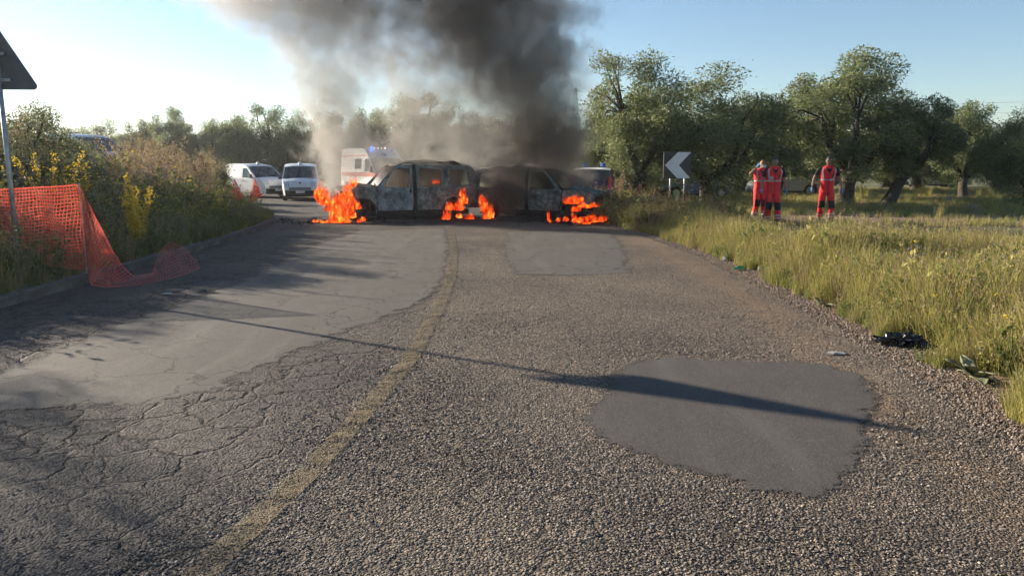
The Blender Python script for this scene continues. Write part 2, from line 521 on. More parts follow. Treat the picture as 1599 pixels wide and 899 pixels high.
c = k.ramp(k.noise(12, 4), [(0.3, (0.17, 0.125, 0.07)), (0.7, (0.28, 0.215, 0.12))])
p = k.pbsdf(c, 0.8, k.bump(k.math('SUBTRACT', 1.0, vc.outputs["Distance"]), 0.8, 0.006))
tr = k.n("BsdfTransparent").outputs[0]
k.surf(k.n("MixShader", {0: k.mapr(wear, 0.28, 0.66), 1: p, 2: tr}).outputs[0])
o = link("road_markings", mesh("road_markings", V, F), k.m); tag(o, kind="structure")

# --- loose and bedded stone chips of the road surface near the viewer
def stone_mesh(name, seed, flat=0.55):
    bm = bmesh.new(); bmesh.ops.create_icosphere(bm, subdivisions=1, radius=1.0)
    r = random.Random(seed)
    for v in bm.verts:
        v.co *= r.uniform(0.72, 1.12); v.co.z *= flat; v.co.x *= 1.15
    me = bpy.data.meshes.new(name); bm.to_mesh(me); bm.free()
    return me
k = NT("stone_chips")
ti = k.n("Attribute", attribute_name="tint", attribute_type='INSTANCER').outputs["Fac"]
c = k.ramp(ti, [(0.0, (0.05, 0.043, 0.038)), (0.3, (0.13, 0.107, 0.087)), (0.6, (0.25, 0.205, 0.163)), (0.89, (0.44, 0.375, 0.305)), (0.9, (0.19, 0.14, 0.075)), (1.0, (0.30, 0.23, 0.13))])
k.surf(k.pbsdf(c, 0.75, Specular_IOR_Level=0.4))
chips = [stone_mesh("chip", s, 0.45) for s in range(6)]
for m_ in chips: m_.materials.append(k.m)
N = 200000
yv = 2.0 + 7.5 * rng.random(N) ** 1.35
xv = -5.9 + 9.1 * rng.random(N)
P = np.stack([xv, yv], 1)
dens = np.clip(1.15 - (yv - 3.6) * 0.10, 0.25, 1.0) * np.where(xv < CLX(yv) - 0.4, 0.35, 1.0)
dens *= 1 - sstep(4.2, 9.2, yv)
keep = (rng.random(N) < dens) & (xv < XR(yv) + 0.02)
nn = np.array([0.5 + 0.5 * mnoise.noise((x * 1.4, y * 1.4, 0)) for x, y in P])
keep &= rng.random(N) < 0.35 + 0.9 * nn
for pp in PATCHES:
    cpp = np.mean(pp, 0); inner = [tuple(cpp + (np.array(q) - cpp) * 0.9) for q in pp]
    keep &= ~inpoly(P, pp) | (rng.random(N) < 0.03) | (~inpoly(P, inner) & (rng.random(N) < 0.3))
vis = np.abs(xv) < 0.70 * yv + 1.6
keep &= vis
P = P[keep]; n = len(P)
sz = (0.0042 + 0.0052 * rng.random(n) ** 1.6) * np.where(P[:, 0] < CLX(P[:, 1]) - 0.2, 0.8, 1.0)
sz *= 1 + 0.05 * (P[:, 1] - 3)
tint = rng.random(n) ** 1.15 * 0.85 * np.where(P[:, 0] < CLX(P[:, 1]) - 0.3, 0.72, 1.0)
onl = np.abs(P[:, 0] - CLX(P[:, 1])) < 0.08
tint[onl & (rng.random(n) < 0.6)] = 0.9 + 0.1 * rng.random((onl).sum())[:1].mean()
def cell_edge(P, cell, seed):
    """distance to the border of a jittered cell network: where the surface has cracked"""
    q = P / cell + 0.35 * np.stack([np.sin(P[:, 1] * 7.1 + 2.3 * np.sin(P[:, 0] * 5.3)), np.sin(P[:, 0] * 6.7 + 1.9 * np.sin(P[:, 1] * 8.3))], 1)
    b = np.floor(q); d = []
    for i in (-1, 0, 1):
        for j in (-1, 0, 1):
            c = b + (i, j)
            h1 = np.modf(np.abs(np.sin(c[:, 0] * 127.1 + c[:, 1] * 311.7 + seed) * 43758.5453))[0]; h2 = np.modf(np.abs(np.sin(c[:, 0] * 269.5 + c[:, 1] * 183.3 + seed) * 43758.5453))[0]
            d.append(np.hypot(q[:, 0] - c[:, 0] - h1, q[:, 1] - c[:, 1] - h2))
    d = np.sort(np.stack(d), 0)
    return (d[1] - d[0]) * cell
edge_ = np.minimum(cell_edge(P, 0.30, 3.0), cell_edge(P, 0.75, 9.0) * 0.6)
big_ = np.array([0.5 + 0.5 * mnoise.noise((x * 0.8, y * 0.8, 7)) for x, y in P])
crk_ = edge_ < 0.008 + 0.022 * np.clip((big_ - 0.35) * 2.2, 0, 1)
tint[crk_] *= 0.12; sz[crk_] *= 0.6
pts = np.stack([P[:, 0], P[:, 1], sz * 0.05 + 0.001], 1)
rots = np.stack([rng.normal(0, 0.35, n), rng.normal(0, 0.35, n), rng.random(n) * 6.28], 1)
scatter("road_stone_chips", pts, rots, sz, rng.integers(0, 6, n), chips, tint)

# --- gravel shoulder on the right
N = 42000
yv = 2.0 + 20 * rng.random(N) ** 1.7
off = -0.12 + rng.random(N) * 0.62
xv = XR(yv) + off
keep = rng.random(N) < np.clip(1.25 - np.abs(off - 0.2) * 1.9, 0.05, 1)
xv, yv = xv[keep], yv[keep]; n = len(xv)
sz = 0.005 + 0.009 * rng.random(n) ** 3
pts = np.stack([xv, yv, np.maximum(GZ(xv, yv), np.where(xv < XR(yv), 0.0, -0.02)) + sz * 0.2], 1)
rots = rng.random((n, 3)) * 6.28
gmat = k
gstones = [stone_mesh("gravel", 50 + s, 0.75) for s in range(6)]
k = NT("shoulder_gravel")
ti = k.n("Attribute", attribute_name="tint", attribute_type='INSTANCER').outputs["Fac"]
k.surf(k.pbsdf(k.ramp(ti, [(0.0, (0.08, 0.06, 0.045)), (0.5, (0.17, 0.13, 0.10)), (1.0, (0.30, 0.25, 0.205))]), 0.85))
for m_ in gstones: m_.materials.append(k.m)
scatter("gravel", pts, rots, sz, rng.integers(0, 6, n), gstones)

# --- kerb of concrete stones along the left edge
M['kerb'] = plain("old_concrete", (0.095, 0.09, 0.08), 0.92, var=0.4, scale=5, bump=0.6, bscale=40)
kerb = empty("kerb", (0, 0, 0)); tag(kerb, kind="structure")
pts = []
y = 3.0; acc = 0
cur = Vector((float(XL(3.0)), 3.0))
seq = [cur]
yy = 3.0
while yy < 27.5:
    yy += 0.02
    p = Vector((float(XL(yy)), yy))
    if (p - seq[-1]).length >= 0.98: seq.append(p)
for i in range(len(seq) - 1):
    a, b = seq[i], seq[i + 1]
    d = (b - a).normalized(); nrm = Vector((-d.y, d.x))
    L = (b - a).length - 0.018
    jz = random.uniform(-0.012, 0.012)
    bm = bmesh.new(); bmesh.ops.create_cube(bm, size=1.0)
    for v in bm.verts:
        v.co.x *= L; v.co.y *= 0.13; v.co.z *= 0.30
    bmesh.ops.bevel(bm, geom=list(bm.edges), offset=0.014, segments=1, affect='EDGES')
    for v in bm.verts: v.co += Vector((random.uniform(-1, 1), random.uniform(-1, 1), random.uniform(-1, 1))) * 0.004
    me = bpy.data.meshes.new("kerb_stone"); bm.to_mesh(me); bm.free()
    o = link("kerb_stone", me, M['kerb'], kerb)
    m_ = (a + b) / 2 + nrm * 0.06
    o.location = (m_.x, m_.y, -0.02 + jz)
    o.rotation_euler = (random.uniform(-0.03, 0.03), random.uniform(-0.01, 0.01), math.atan2(d.y, d.x) + random.uniform(-0.01, 0.01))
# ================================================================== trees
M['bark'] = plain("olive_bark", (0.062, 0.05, 0.038), 0.95, var=0.5, scale=9, bump=1.0, bscale=28)
M['olive'] = leafmat("olive_leaves", (0.068, 0.104, 0.028), (0.28, 0.31, 0.11), 0.46, 0.5, back=(0.22, 0.25, 0.14))
M['bushleaf'] = leafmat("bush_leaves", (0.055, 0.075, 0.027), (0.20, 0.205, 0.095), 0.5, 0.6)

def leaves(C, RAD, n, size, rs, aspect=0.36, shell=0.45, droop=0.0):
    """leaf-sized faces spread through ellipsoidal clumps: C (k,3) centres, RAD (k,3) radii"""
    k_ = len(C)
    w = (RAD[:, 0] * RAD[:, 1] + RAD[:, 0] * RAD[:, 2]); w = w / w.sum()
    ci = rs.choice(k_, n, p=w)
    d = rs.normal(size=(n, 3)); d /= np.linalg.norm(d, axis=1)[:, None]
    r = rs.random(n) ** shell
    stray = rs.random(n) < 0.13
    r = np.where(stray, r * (1 + 0.45 * rs.random(n)), r)
    P = C[ci] + d * r[:, None] * RAD[ci]
    a = rs.normal(size=(n, 3)) + d * 0.9; a[:, 2] += 0.25 - droop; a /= np.linalg.norm(a, axis=1)[:, None]
    b = np.cross(a, rs.normal(size=(n, 3))); b /= np.linalg.norm(b, axis=1)[:, None]
    L = size * (0.65 + 0.7 * rs.random(n))
    Wd = L * aspect * (0.8 + 0.4 * rs.random(n))
    p0 = P - a * (L / 2)[:, None]; p2 = P + a * (L / 2)[:, None]
    m_ = P + np.cross(a, b) * (L * 0.08)[:, None]
    p1 = m_ + b * (Wd / 2)[:, None]; p3 = m_ - b * (Wd / 2)[:, None]
    V = np.stack([p0, p1, p2, p3], 1).reshape(-1, 3)
    F = np.arange(4 * n).reshape(-1, 4)
    tone = np.clip(0.5 + 0.33 * rs.normal(size=n) + 0.22 * rs.normal(size=k_)[ci], 0, 1)
    return V, F, np.repeat(tone, 4)

def tree_parts(seed, h=6.5, cw=2.3, trunk_h=1.5, lean=0.0, nleaf=36000, low=1.0, trunk_r=0.26, lobes=34):
    rs = np.random.default_rng(seed); rd = random.Random(seed)
    mb = MB()
    ends = []
    base = Vector((0, 0, -0.15))
    top = Vector((lean * trunk_h, rd.uniform(-.15, .15), trunk_h))
    pts = [base]
    for t in (0.12, 0.35, 0.65, 1.0):
        pts.append(base.lerp(top, t) + Vector((rd.uniform(-.07, .07), rd.uniform(-.07, .07), 0)))
    mb.tube(pts, [trunk_r * 1.6, trunk_r * 1.15, trunk_r * 0.95, trunk_r * 0.85, trunk_r * 0.8], 9)
    nl = rd.choice((4, 5))
    for i in range(nl):
        az = 2 * math.pi * i / nl + rd.uniform(-0.5, 0.5)
        d = Vector((math.cos(az), math.sin(az), 0))
        e = top + d * cw * rd.uniform(0.3, 0.6) + Vector((lean * 0.5, 0, (h - trunk_h) * rd.uniform(0.3, 0.6)))
        mid = top.lerp(e, 0.5) + d * 0.15 * cw + Vector((rd.uniform(-.15, .15), rd.uniform(-.15, .15), -0.1))
        mb.tube([top - Vector((0, 0, 0.12)), mid, e], [trunk_r * 0.55, trunk_r * 0.38, trunk_r * 0.22], 7)
        for j in range(4):
            az2 = az + rd.uniform(-1.3, 1.3)
            d2 = Vector((math.cos(az2), math.sin(az2), 0))
            e2 = e + d2 * cw * rd.uniform(0.15, 0.5) + Vector((0, 0, (h - trunk_h) * rd.uniform(-0.2, 0.38)))
            m2 = e.lerp(e2, 0.5) + Vector((rd.uniform(-.15, .15), rd.uniform(-.15, .15), 0.08))
            mb.tube([mid.lerp(e, 0.75), m2, e2], [trunk_r * 0.2, trunk_r * 0.13, trunk_r * 0.05], 5)
            ends.append(e2)
    C = []; RR_ = []
    zc = (h + low) / 2; hh = (h - low) / 2
    for q in range(lobes):
        d = rs.normal(size=3); d /= np.linalg.norm(d)
        r = rs.random() ** 0.42
        wz = 1.0 - 0.28 * max(0, d[2] * r)
        C.append((lean * zc * 0.9 + d[0] * r * cw * 0.86 * wz, d[1] * r * cw * 0.86 * wz, zc + d[2] * r * hh * 0.86))
        s = rd.uniform(0.36, 0.78) * (cw / 2.3)
        RR_.append((s, s, s * rd.uniform(0.8, 1.25)))
    for e in ends:
        C.append((e.x, e.y, min(e.z, h - 0.4))); s = rd.uniform(0.35, 0.6) * (cw / 2.3); RR_.append((s, s, s))
    V, F, tone = leaves(np.array(C), np.array(RR_), nleaf, 0.125, rs, 0.34)
    ok = V[:, 2].reshape(-1, 4).min(1) > 0.25
    cr = np_mesh("crown", V, F[ok], tone)
    cr.materials.append(M['olive'])
    tm = mesh("trunk", mb.v, mb.f, True); tm.materials.append(M['bark'])
    return tm, cr
ORD = "first second third fourth fifth sixth seventh eighth ninth tenth eleventh twelfth thirteenth fourteenth".split()
SPEC = [dict(seed=1, h=6.6, cw=2.4, trunk_h=1.5, lean=0.05, low=0.35, lobes=50), dict(seed=2, h=6.6, cw=2.6, trunk_h=1.3, lean=-0.05, low=0.3, lobes=48), dict(seed=3, h=6.9, cw=2.2, trunk_h=1.4, lean=0.1, low=0.4, lobes=50),
        dict(seed=4, h=5.0, cw=1.9, trunk_h=1.5, lean=0.42, low=0.9, lobes=40, trunk_r=0.28, nleaf=32000), dict(seed=5, h=5.2, cw=2.3, trunk_h=1.2, lean=0.12, low=0.4, lobes=44), dict(seed=6, h=5.6, cw=2.6, trunk_h=1.2, lean=-0.1, low=0.1, lobes=50, nleaf=38000), dict(seed=8, h=5.4, cw=2.4, trunk_h=1.3, lean=0.05, low=0.5, lobes=46, nleaf=9000)]
TP = [tree_parts(**s) for s in SPEC]
def tree(var, x, y, h, wide, rz, label, group):
    s = SPEC[var]
    o = empty("olive_tree", (x, y, gz(x, y)), rz, label, "tree", group)
    o.scale = (wide / s['cw'] * 0.5, wide / s['cw'] * 0.5, h / s['h'])
    link("trunk", TP[var][0], None, o); link("crown", TP[var][1], None, o)
    return o
def tree_px(var, px, top, Y, wpx, rz, label, group):
    """wpx: crown width and top row measured in the photograph, Y the distance of the trunk"""
    x, _, z = PX(px, top, Y)
    return tree(var, x, Y, z - gz(x, Y), wpx / 1150 * Y * 1.12, rz, label, group)
GR = "olive trees of the grove on the right"
tree_px(0, 1000, 82, 30, 172, 0.4, "broad sunlit olive tree left of the chevron sign", GR)
tree_px(1, 1115, 102, 31, 225, 2.0, "wide dark olive tree directly behind the chevron sign", GR)
tree_px(4, 1222, 134, 37, 165, 1.2, "olive tree in gap behind the pair of walking rescuers", GR)
tree_px(2, 1335, 64, 31, 195, 0.1, "tallest olive tree, rising above the rescuer on the right", GR)
tree_px(3, 1398, 158, 30, 120, 0.0, "dark olive tree with slanting trunk, right of the tallest tree", GR)
tree_px(4, 1522, 156, 36, 118, 2.6, "olive tree with forked trunk, second from the right edge", GR)
tree_px(5, 1625, 160, 28, 150, 0.7, "olive tree with low foliage cut by the right picture edge", GR)
tree_px(5, 925, 190, 36, 95, 3.0, "low dark olive tree between smoke and sunlit tree", GR)
GB = "olive trees farther back in the grove"
BL = ["left of the broad sunlit tree's trunk", "left of the chevron board", "right of the chevron board", "just left of the lone rescuer", "above the lone rescuer's head", "behind the slanting trunk's crown", "left of the forked trunk", "right of the forked trunk", "at the right picture edge", "seen below the slanting tree's crown"]
far = [(955, 200, 46, 140), (1055, 180, 48, 150), (1160, 172, 45, 160), (1250, 178, 48, 150), (1295, 190, 44, 150), (1440, 190, 48, 150), (1480, 200, 56, 130), (1570, 192, 48, 160), (1660, 185, 44, 160), (1395, 200, 54, 140)]
for i, (px, top, Y, w) in enumerate(far):
    tree_px((1, 4, 5, 2, 0)[i % 5], px, top, Y, w, i * 1.7, "olive tree in the back rows, " + BL[i], GB)
GS = "olive trees behind the smoke"
for px, top, Y, w, v, l in ((585, 168, 46, 100, 4, "greyish olive tree behind the ambulance"), (640, 147, 45, 110, 0, "tall olive tree rising behind roof of the left burnt car"),
                            (705, 160, 47, 110, 1, "olive tree seen dimly through the gap between smoke columns"), (775, 172, 45, 120, 5, "olive tree hidden in the dark smoke column"), (860, 180, 46, 110, 2, "olive tree behind the dark edge of the smoke")):
    tree_px(v, px, top, Y, w, px * 0.37, l, GS)
GL = "olive trees in the row on the left"
for px, top, Y, w, v, l in ((470, 172, 50, 78, 1, "olive tree above the nearest white van"), (425, 165, 49, 82, 0, "olive tree between the two white vans, full and dark"), (375, 178, 50, 80, 4, "olive tree just left of the farther white van"),
                            (325, 182, 52, 74, 5, "low olive tree behind the dry seed stalks"), (265, 163, 52, 72, 2, "tallest olive tree in the left row, narrow top"), (215, 186, 54, 70, 4, "olive tree just right of the silver van roof"),
                            (165, 186, 56, 74, 1, "olive tree above the silver van roof"), (110, 190, 56, 80, 5, "leftmost olive tree, above the hedge"), (520, 178, 50, 84, 0, "olive tree behind the left smoke column")):
    tree_px(v, px, top, Y, w, px * 0.21, l, GL)
GF = "far olive trees on the horizon"
for i in range(14):
    px = 90 + i * 62 + random.uniform(-14, 14); Y = random.uniform(75, 110)
    tree_px((0, 1, 2, 4, 5)[i % 5], px, random.uniform(205, 222), Y, 95, i * 0.9, ORD[i] + " small olive tree from the left in the last row on the horizon", GF)
# unseen bank trees beyond the left edge, crowns thinned to dapple the near road
for i, (x_, y_, h_) in enumerate([(-13.3, 9.6, 3.5), (-13.2, 8.2, 4.0), (-13.2, 6.8, 4.2), (-13.8, 4.6, 4.2)]):
    tree(6, x_, y_, h_, 2.8, i * 1.3, ORD[i] + " olive tree of the bank, crown thinned to dapple the road, beyond the left picture edge, counted towards the viewer", "olive trees on the left bank")
# ------------------------------------------------------------------ bushes of the bank on the left
def bush_parts(seed, nleaf=27000):
    rs = np.random.default_rng(seed); rd = random.Random(seed)
    mb = MB(); C = []; RR_ = []
    for i in range(11):
        az = rd.uniform(0, 6.28); r = rd.uniform(0.2, 0.9); z = rd.uniform(0.8, 1.9)
        mb.tube([(0.1 * math.cos(az), 0.1 * math.sin(az), -0.1), (r * 0.5 * math.cos(az), r * 0.5 * math.sin(az), z * 0.55), (r * math.cos(az), r * math.sin(az), z)], [0.035, 0.025, 0.01], 5)
        s = rd.uniform(0.25, 0.5); C.append((r * math.cos(az), r * math.sin(az), z)); RR_.append((s, s, s * 0.9))
    for i in range(16):
        az = rd.uniform(0, 6.28); r = rd.uniform(0.2, 1.1) ; z = rd.uniform(0.25, 1.5)
        s = rd.uniform(0.3, 0.5); C.append((r * math.cos(az), r * math.sin(az), z)); RR_.append((s, s, s))
    V, F, tone = leaves(np.array(C), np.array(RR_), nleaf, 0.047, rs, 0.5)
    cr = np_mesh("foliage", V, F, tone); cr.materials.append(M['bushleaf'])
    st = mesh("stems", mb.v, mb.f, True); st.materials.append(M['bark'])
    return st, cr
BP = [bush_parts(100 + i) for i in range(3)]
def bush(v, x, y, h, w, label, group="bushes on the left bank"):
    o = empty("bush", (x, y, gz(x, y)), x * 3 + y, label, "bush", group)
    o.scale = (w / 1.3, w / 1.3, h / 2.15)
    link("stems", BP[v][0], None, o); link("foliage", BP[v][1], None, o)
bank = [(-5, 150, 15.5, 1.5), (42, 172, 17.5, 1.2), (84, 193, 19, 0.9), (112, 212, 21, 0.7), (20, 215, 13.5, 1.5), (85, 235, 16.5, 1.3), (150, 240, 22, 0.9), (205, 238, 25, 0.9), (300, 240, 29, 1.0), (335, 243, 33, 1.1)]
names = ["tall bush behind the triangular sign post", "tall bush below the lower corner of the triangular sign", "bush on the crest of the left bank, right of the sign", "bush left of the silver van roof on the bank",
         "low bush behind the orange net at left edge", "low bush above yellow flowering plant beside the net", "low bush beneath the silver van roof", "low bush right of the silver van roof", "bush hiding the pale parked car on the left", "bush left of the farther white van"]
for i, ((px, top, Y, w), l) in enumerate(zip(bank, names)):
    x, _, z = PX(px, top, Y)
    bush(i % 3, x, Y, (z - gz(x, Y)) * 1.02, w, l)
for i, (x, y, h, w) in enumerate([(-12.3, 12.6, 2.2, 1.9), (-12.6, 9.8, 2.3, 1.9), (-12.4, 7.0, 2.5, 2.0), (-12.9, 14.6, 2.2, 1.8), (-14.5, 11.5, 2.2, 2.0), (-13.0, 5.0, 2.6, 2.0)]):
    bush(i % 3, x, y, h, w, ORD[i] + " tall bush of the bank beyond the left picture edge")

# ------------------------------------------------------------------ grasses and weeds
M['grass'] = leafmat("dry_green_grass", (0.15, 0.18, 0.04), (0.45, 0.39, 0.13), 0.4, 0.7)
M['grassgreen'] = leafmat("green_grass", (0.075, 0.115, 0.03), (0.23, 0.25, 0.085), 0.5, 0.7)
M['straw'] = leafmat("straw", (0.24, 0.18, 0.095), (0.42, 0.32, 0.19), 0.3, 0.8)
M['yellow'] = leafmat("yellow_petals", (0.55, 0.36, 0.015), (0.75, 0.58, 0.06), 0.4, 0.6)
M['violet'] = leafmat("violet_petals", (0.13, 0.10, 0.17), (0.22, 0.18, 0.26), 0.3, 0.7)
M['rusty'] = leafmat("rusty_seeds", (0.12, 0.055, 0.028), (0.21, 0.10, 0.055), 0.2, 0.8)
def blades(rs, n, h, spread, width, segs=3, bend=0.35, lean=0.25):
    """curved tapering blades -> V (.,3), F quads"""
    a = rs.random(n) * 6.283; r = spread * np.sqrt(rs.random(n))
    bx, by = r * np.cos(a), r * np.sin(a)
    H = h * (0.5 + 0.6 * rs.random(n))
    da = rs.random(n) * 6.283; ln = lean * rs.random(n) + 0.03; bn = bend * rs.random(n)
    wd = width * (0.7 + 0.6 * rs.random(n)); wa = da + 1.57 + rs.normal(0, 0.5, n)
    rows = []
    for s in range(segs + 1):
        t = s / segs
        o = H * (ln * t + bn * t * t)
        x = bx + np.cos(da) * o; y = by + np.sin(da) * o; z = H * (t - 0.35 * bn * t * t)
        w = wd * (1 - t) ** 0.7 * 0.5 + 0.0006
        rows.append(np.stack([np.stack([x - np.cos(wa) * w, y - np.sin(wa) * w, z], 1), np.stack([x + np.cos(wa) * w, y + np.sin(wa) * w, z], 1)], 1))
    V = np.stack(rows, 1)            # n, segs+1, 2, 3
    V = V.reshape(-1, 3)
    k_ = (segs + 1) * 2
    F = []
    for s in range(segs):
        q = np.arange(n) * k_ + s * 2
        F.append(np.stack([q, q + 1, q + 3, q + 2], 1))
    F = np.concatenate(F)
    tips = rows[-1].mean(1)
    tone = np.repeat(np.clip(rs.normal(0.5, 0.3, n), 0, 1), k_)
    return V, F, tone, tips
def blobs(rs, P, size, n_per=5, stretch=1.0):
    """little seed heads or petals: a few small faces round each point"""
    n = len(P) * n_per
    C = np.repeat(P, n_per, 0) + rs.normal(size=(n, 3)) * np.array([size, size, size * stretch]) * 0.5
    a = rs.normal(size=(n, 3)); a[:, 2] *= stretch; a /= np.linalg.norm(a, axis=1)[:, None]
    b = np.cross(a, rs.normal(size=(n, 3))); b /= np.linalg.norm(b, axis=1)[:, None]
    s = size * (0.6 + 0.6 * rs.random(n))[:, None]
    V = np.stack([C - a * s * 0.6, C + b * s * 0.35, C + a * s * 0.6, C - b * s * 0.35], 1).reshape(-1, 3)
    return V, np.arange(4 * n).reshape(-1, 4), np.repeat(rs.random(n), 4)
def join(name, parts, mats):
    Vs, Fs, Ts, Ms = [], [], [], []; b = 0
    for (V, F, T), mi in parts:
        Vs.append(V); Fs.append(F + b); Ts.append(T); Ms.append(np.full(len(F), mi)); b += len(V)
    me = np_mesh(name, np.concatenate(Vs), np.concatenate(Fs), np.concatenate(Ts), np.concatenate(Ms))
    for m_ in mats: me.materials.append(m_)
    return me
def tuft(seed, n, h, spread, width, m, heads=None, hs=0.02, frac=0.3, stretch=3.0):
    rs = np.random.default_rng(seed)
    V, F, T, tips = blades(rs, n, h, spread, width)
    parts = [((V, F, T), 0)]; mats = [m]
    if heads is not None:
        sel = tips[rs.random(n) < frac]
        if len(sel):
            parts.append((blobs(rs, sel, hs, 4, stretch), 1)); mats.append(heads)
    return join("tuft", parts, mats)
def weed(seed, h, nst, leafm, flower=None, fs=0.03, nfl=10, leafn=90, leafs=0.05, spread=0.16):
    """branching weed: stems, leaves along them and flowers on top"""
    rs = np.random.default_rng(seed)
    V, F, T, tips = blades(rs, nst, h, spread, 0.009, 4, 0.2, 0.35)
    parts = [((V, F, T), 0)]
    Vb = V.reshape(nst, 5, 2, 3).mean(2)
    st = rs.integers(0, nst, leafn); t = rs.random(leafn) ** 0.8 * 3.999; s = t.astype(int); fr = (t - s)[:, None]
    P = Vb[st, s] * (1 - fr) + Vb[st, s + 1] * fr + rs.normal(size=(leafn, 3)) * 0.022
    parts.append((blobs(rs, P, leafs, 2, 1.0), 0))
    mats = [leafm]
    if flower is not None:
        fl = tips[rs.integers(0, nst, nfl)] + rs.normal(size=(nfl, 3)) * np.array([0.05, 0.05, 0.05])
        parts.append((blobs(rs, fl, fs, 4, 0.6), 1)); mats.append(flower)
    return join("weed", parts, mats)
def spike(seed, h, m, seedm, n=5, ss=0.03):
    """dry stalks set with seeds over the upper half"""
    rs = np.random.default_rng(seed)
    V, F, T, tips = blades(rs, n, h, 0.1, 0.010, 4, 0.15, 0.2)
    Vb = V.reshape(n, 5, 2, 3).mean(2)
    q = 34 * n; st = rs.integers(0, n, q); t = 2.0 + rs.random(q) * 1.999; s = t.astype(int); fr = (t - s)[:, None]
    P = Vb[st, s] * (1 - fr) + Vb[st, s + 1] * fr + rs.normal(size=(q, 3)) * 0.022
    return join("spike", [((V, F, T), 0), (blobs(rs, P, ss, 2, 1.2), 1)], [m, seedm])

tall = [tuft(200 + i, 40, 0.58, 0.13, 0.010, M['grass'], M['straw'], 0.015, 0.3, 4.0) for i in range(4)] + \
       [tuft(210 + i, 40, 0.46, 0.14, 0.011, M['grassgreen'], M['straw'], 0.014, 0.2, 4.0) for i in range(2)] + \
       [tuft(220 + i, 30, 0.52, 0.13, 0.008, M['straw'], M['straw'], 0.014, 0.35, 4.0) for i in range(2)] + \
       [weed(230, 0.5, 7, M['grassgreen']), weed(231, 0.55, 6, M['grass'], M['violet'], 0.016, 26), weed(232, 0.4, 6, M['grassgreen'], M['yellow'], 0.02, 9)]
short = [tuft(240 + i, 30, 0.20, 0.15, 0.007, (M['grass'], M['straw'], M['grassgreen'])[i % 3]) for i in range(5)]
def fill(name, N, sampler, variants, prob, smin, smax, hmap=None):
    x, y = sampler(N)
    z = GZ(x, y) - 0.02
    n = len(x)
    sc = smin + (smax - smin) * rng.random(n)
    if hmap is not None: sc = sc * hmap(x, y)
    ok = sc > 0.12
    x, y, z, sc = x[ok], y[ok], z[ok], sc[ok]; n = len(x)
    idx = rng.choice(len(variants), n, p=np.array(prob) / np.sum(prob))
    rots = np.stack([rng.normal(0, 0.10, n), rng.normal(0, 0.10, n), rng.random(n) * 6.283], 1)
    clump = np.array([0.5 + 0.5 * mnoise.noise((a * 0.9, b * 0.9, 5)) for a, b in zip(x, y)])
    scatter(name, np.stack([x, y, z], 1), rots, sc, idx, variants, np.clip(0.6 * clump + 0.5 * rng.random(n), 0, 1))
def cl_noise(x, y, s, o): return np.array([0.5 + 0.5 * mnoise.noise((a * s, b * s, o)) for a, b in zip(x, y)])
def right_verge(N):
    y = 2.6 + 17.6 * rng.random(N) ** 1.25; off = 0.22 + 8.5 * rng.random(N) ** 1.1
    x = XR(y) + off + 0.22 * (cl_noise(y, y * 0, 1.7, 3) - 0.5)
    ok = (np.abs(x) < 0.74 * y + 2.5) & ((rng.random(N) > 0.93 * sstep(14.8, 18.0, y + 0.04 * (x - 5))) | (x < XR(y) + 1.4))
    for (px, py, rr) in ((1412, 541, 0.32), (1522, 592, 0.34), (1500, 600, 0.3), (1285, 478, 0.28), (1189, 425, 0.2), (1155, 422, 0.2), (1131, 408, 0.2)):
        cx, cy_ = G(px, py); ok &= ((x - cx) ** 2 + ((y - cy_ + 0.12) * 0.8) ** 2) > rr * rr
    return x[ok], y[ok]
def verge_h(x, y):
    off = x - XR(y)
    h = sstep(0.15, 1.1, off) * 0.72 + 0.42
    h *= 1 - 0.9 * sstep(10.0, 16.5, y + 0.10 * (x - 5)) * sstep(4, 6, x)
    h *= 0.55 + 0.8 * cl_noise(x, y, 0.7, 9)
    return h
fill("tall_verge_grass", 16000, right_verge, tall, [5, 5, 5, 5, 3, 3, 5, 5, 2.5, 1.3, 0.8], 0.75, 1.25, verge_h)
def orchard(N):
    y = 19.5 + 30 * rng.random(N) ** 1.5; x = 3.0 + 38 * rng.random(N)
    bare = np.exp(-((y - (21.7 + 0.02 * (x - 7))) / 2.4) ** 2)
    bare = np.maximum(bare, np.exp(-((y - 30.5) / 0.7) ** 2) * (x > 13))
    ok = (rng.random(N) > bare * 0.97) & (x > XR(y) + 0.6) & (x < 0.78 * y + 3)
    return x[ok], y[ok]
fill("orchard_grass", 16000, orchard, short + tall[:2], [3, 2, 3, 3, 2, 0.12, 0.12], 0.7, 1.35)
rough = [weed(300 + i, 0.62, 7, M['grassgreen']) for i in range(2)] + [tuft(310, 30, 0.6, 0.15, 0.008, M['straw'], M['straw'], 0.022, 0.6), spike(311, 0.8, M['straw'], M['rusty']), weed(312, 0.6, 7, M['grass'])]
def corner(N):
    y = 18.3 + 8.5 * rng.random(N); x = XR(y) + 0.25 + 3.0 * rng.random(N) ** 1.4
    return x, y
fill("roadside_scrub", 1100, corner, rough + tall[6:8], [4, 3, 3, 2, 3, 3, 3], 0.7, 1.35)

def net_front(N):
    y = 7.6 + 2.3 * rng.random(N); x = -6.25 - 1.5 * rng.random(N)
    return x, y
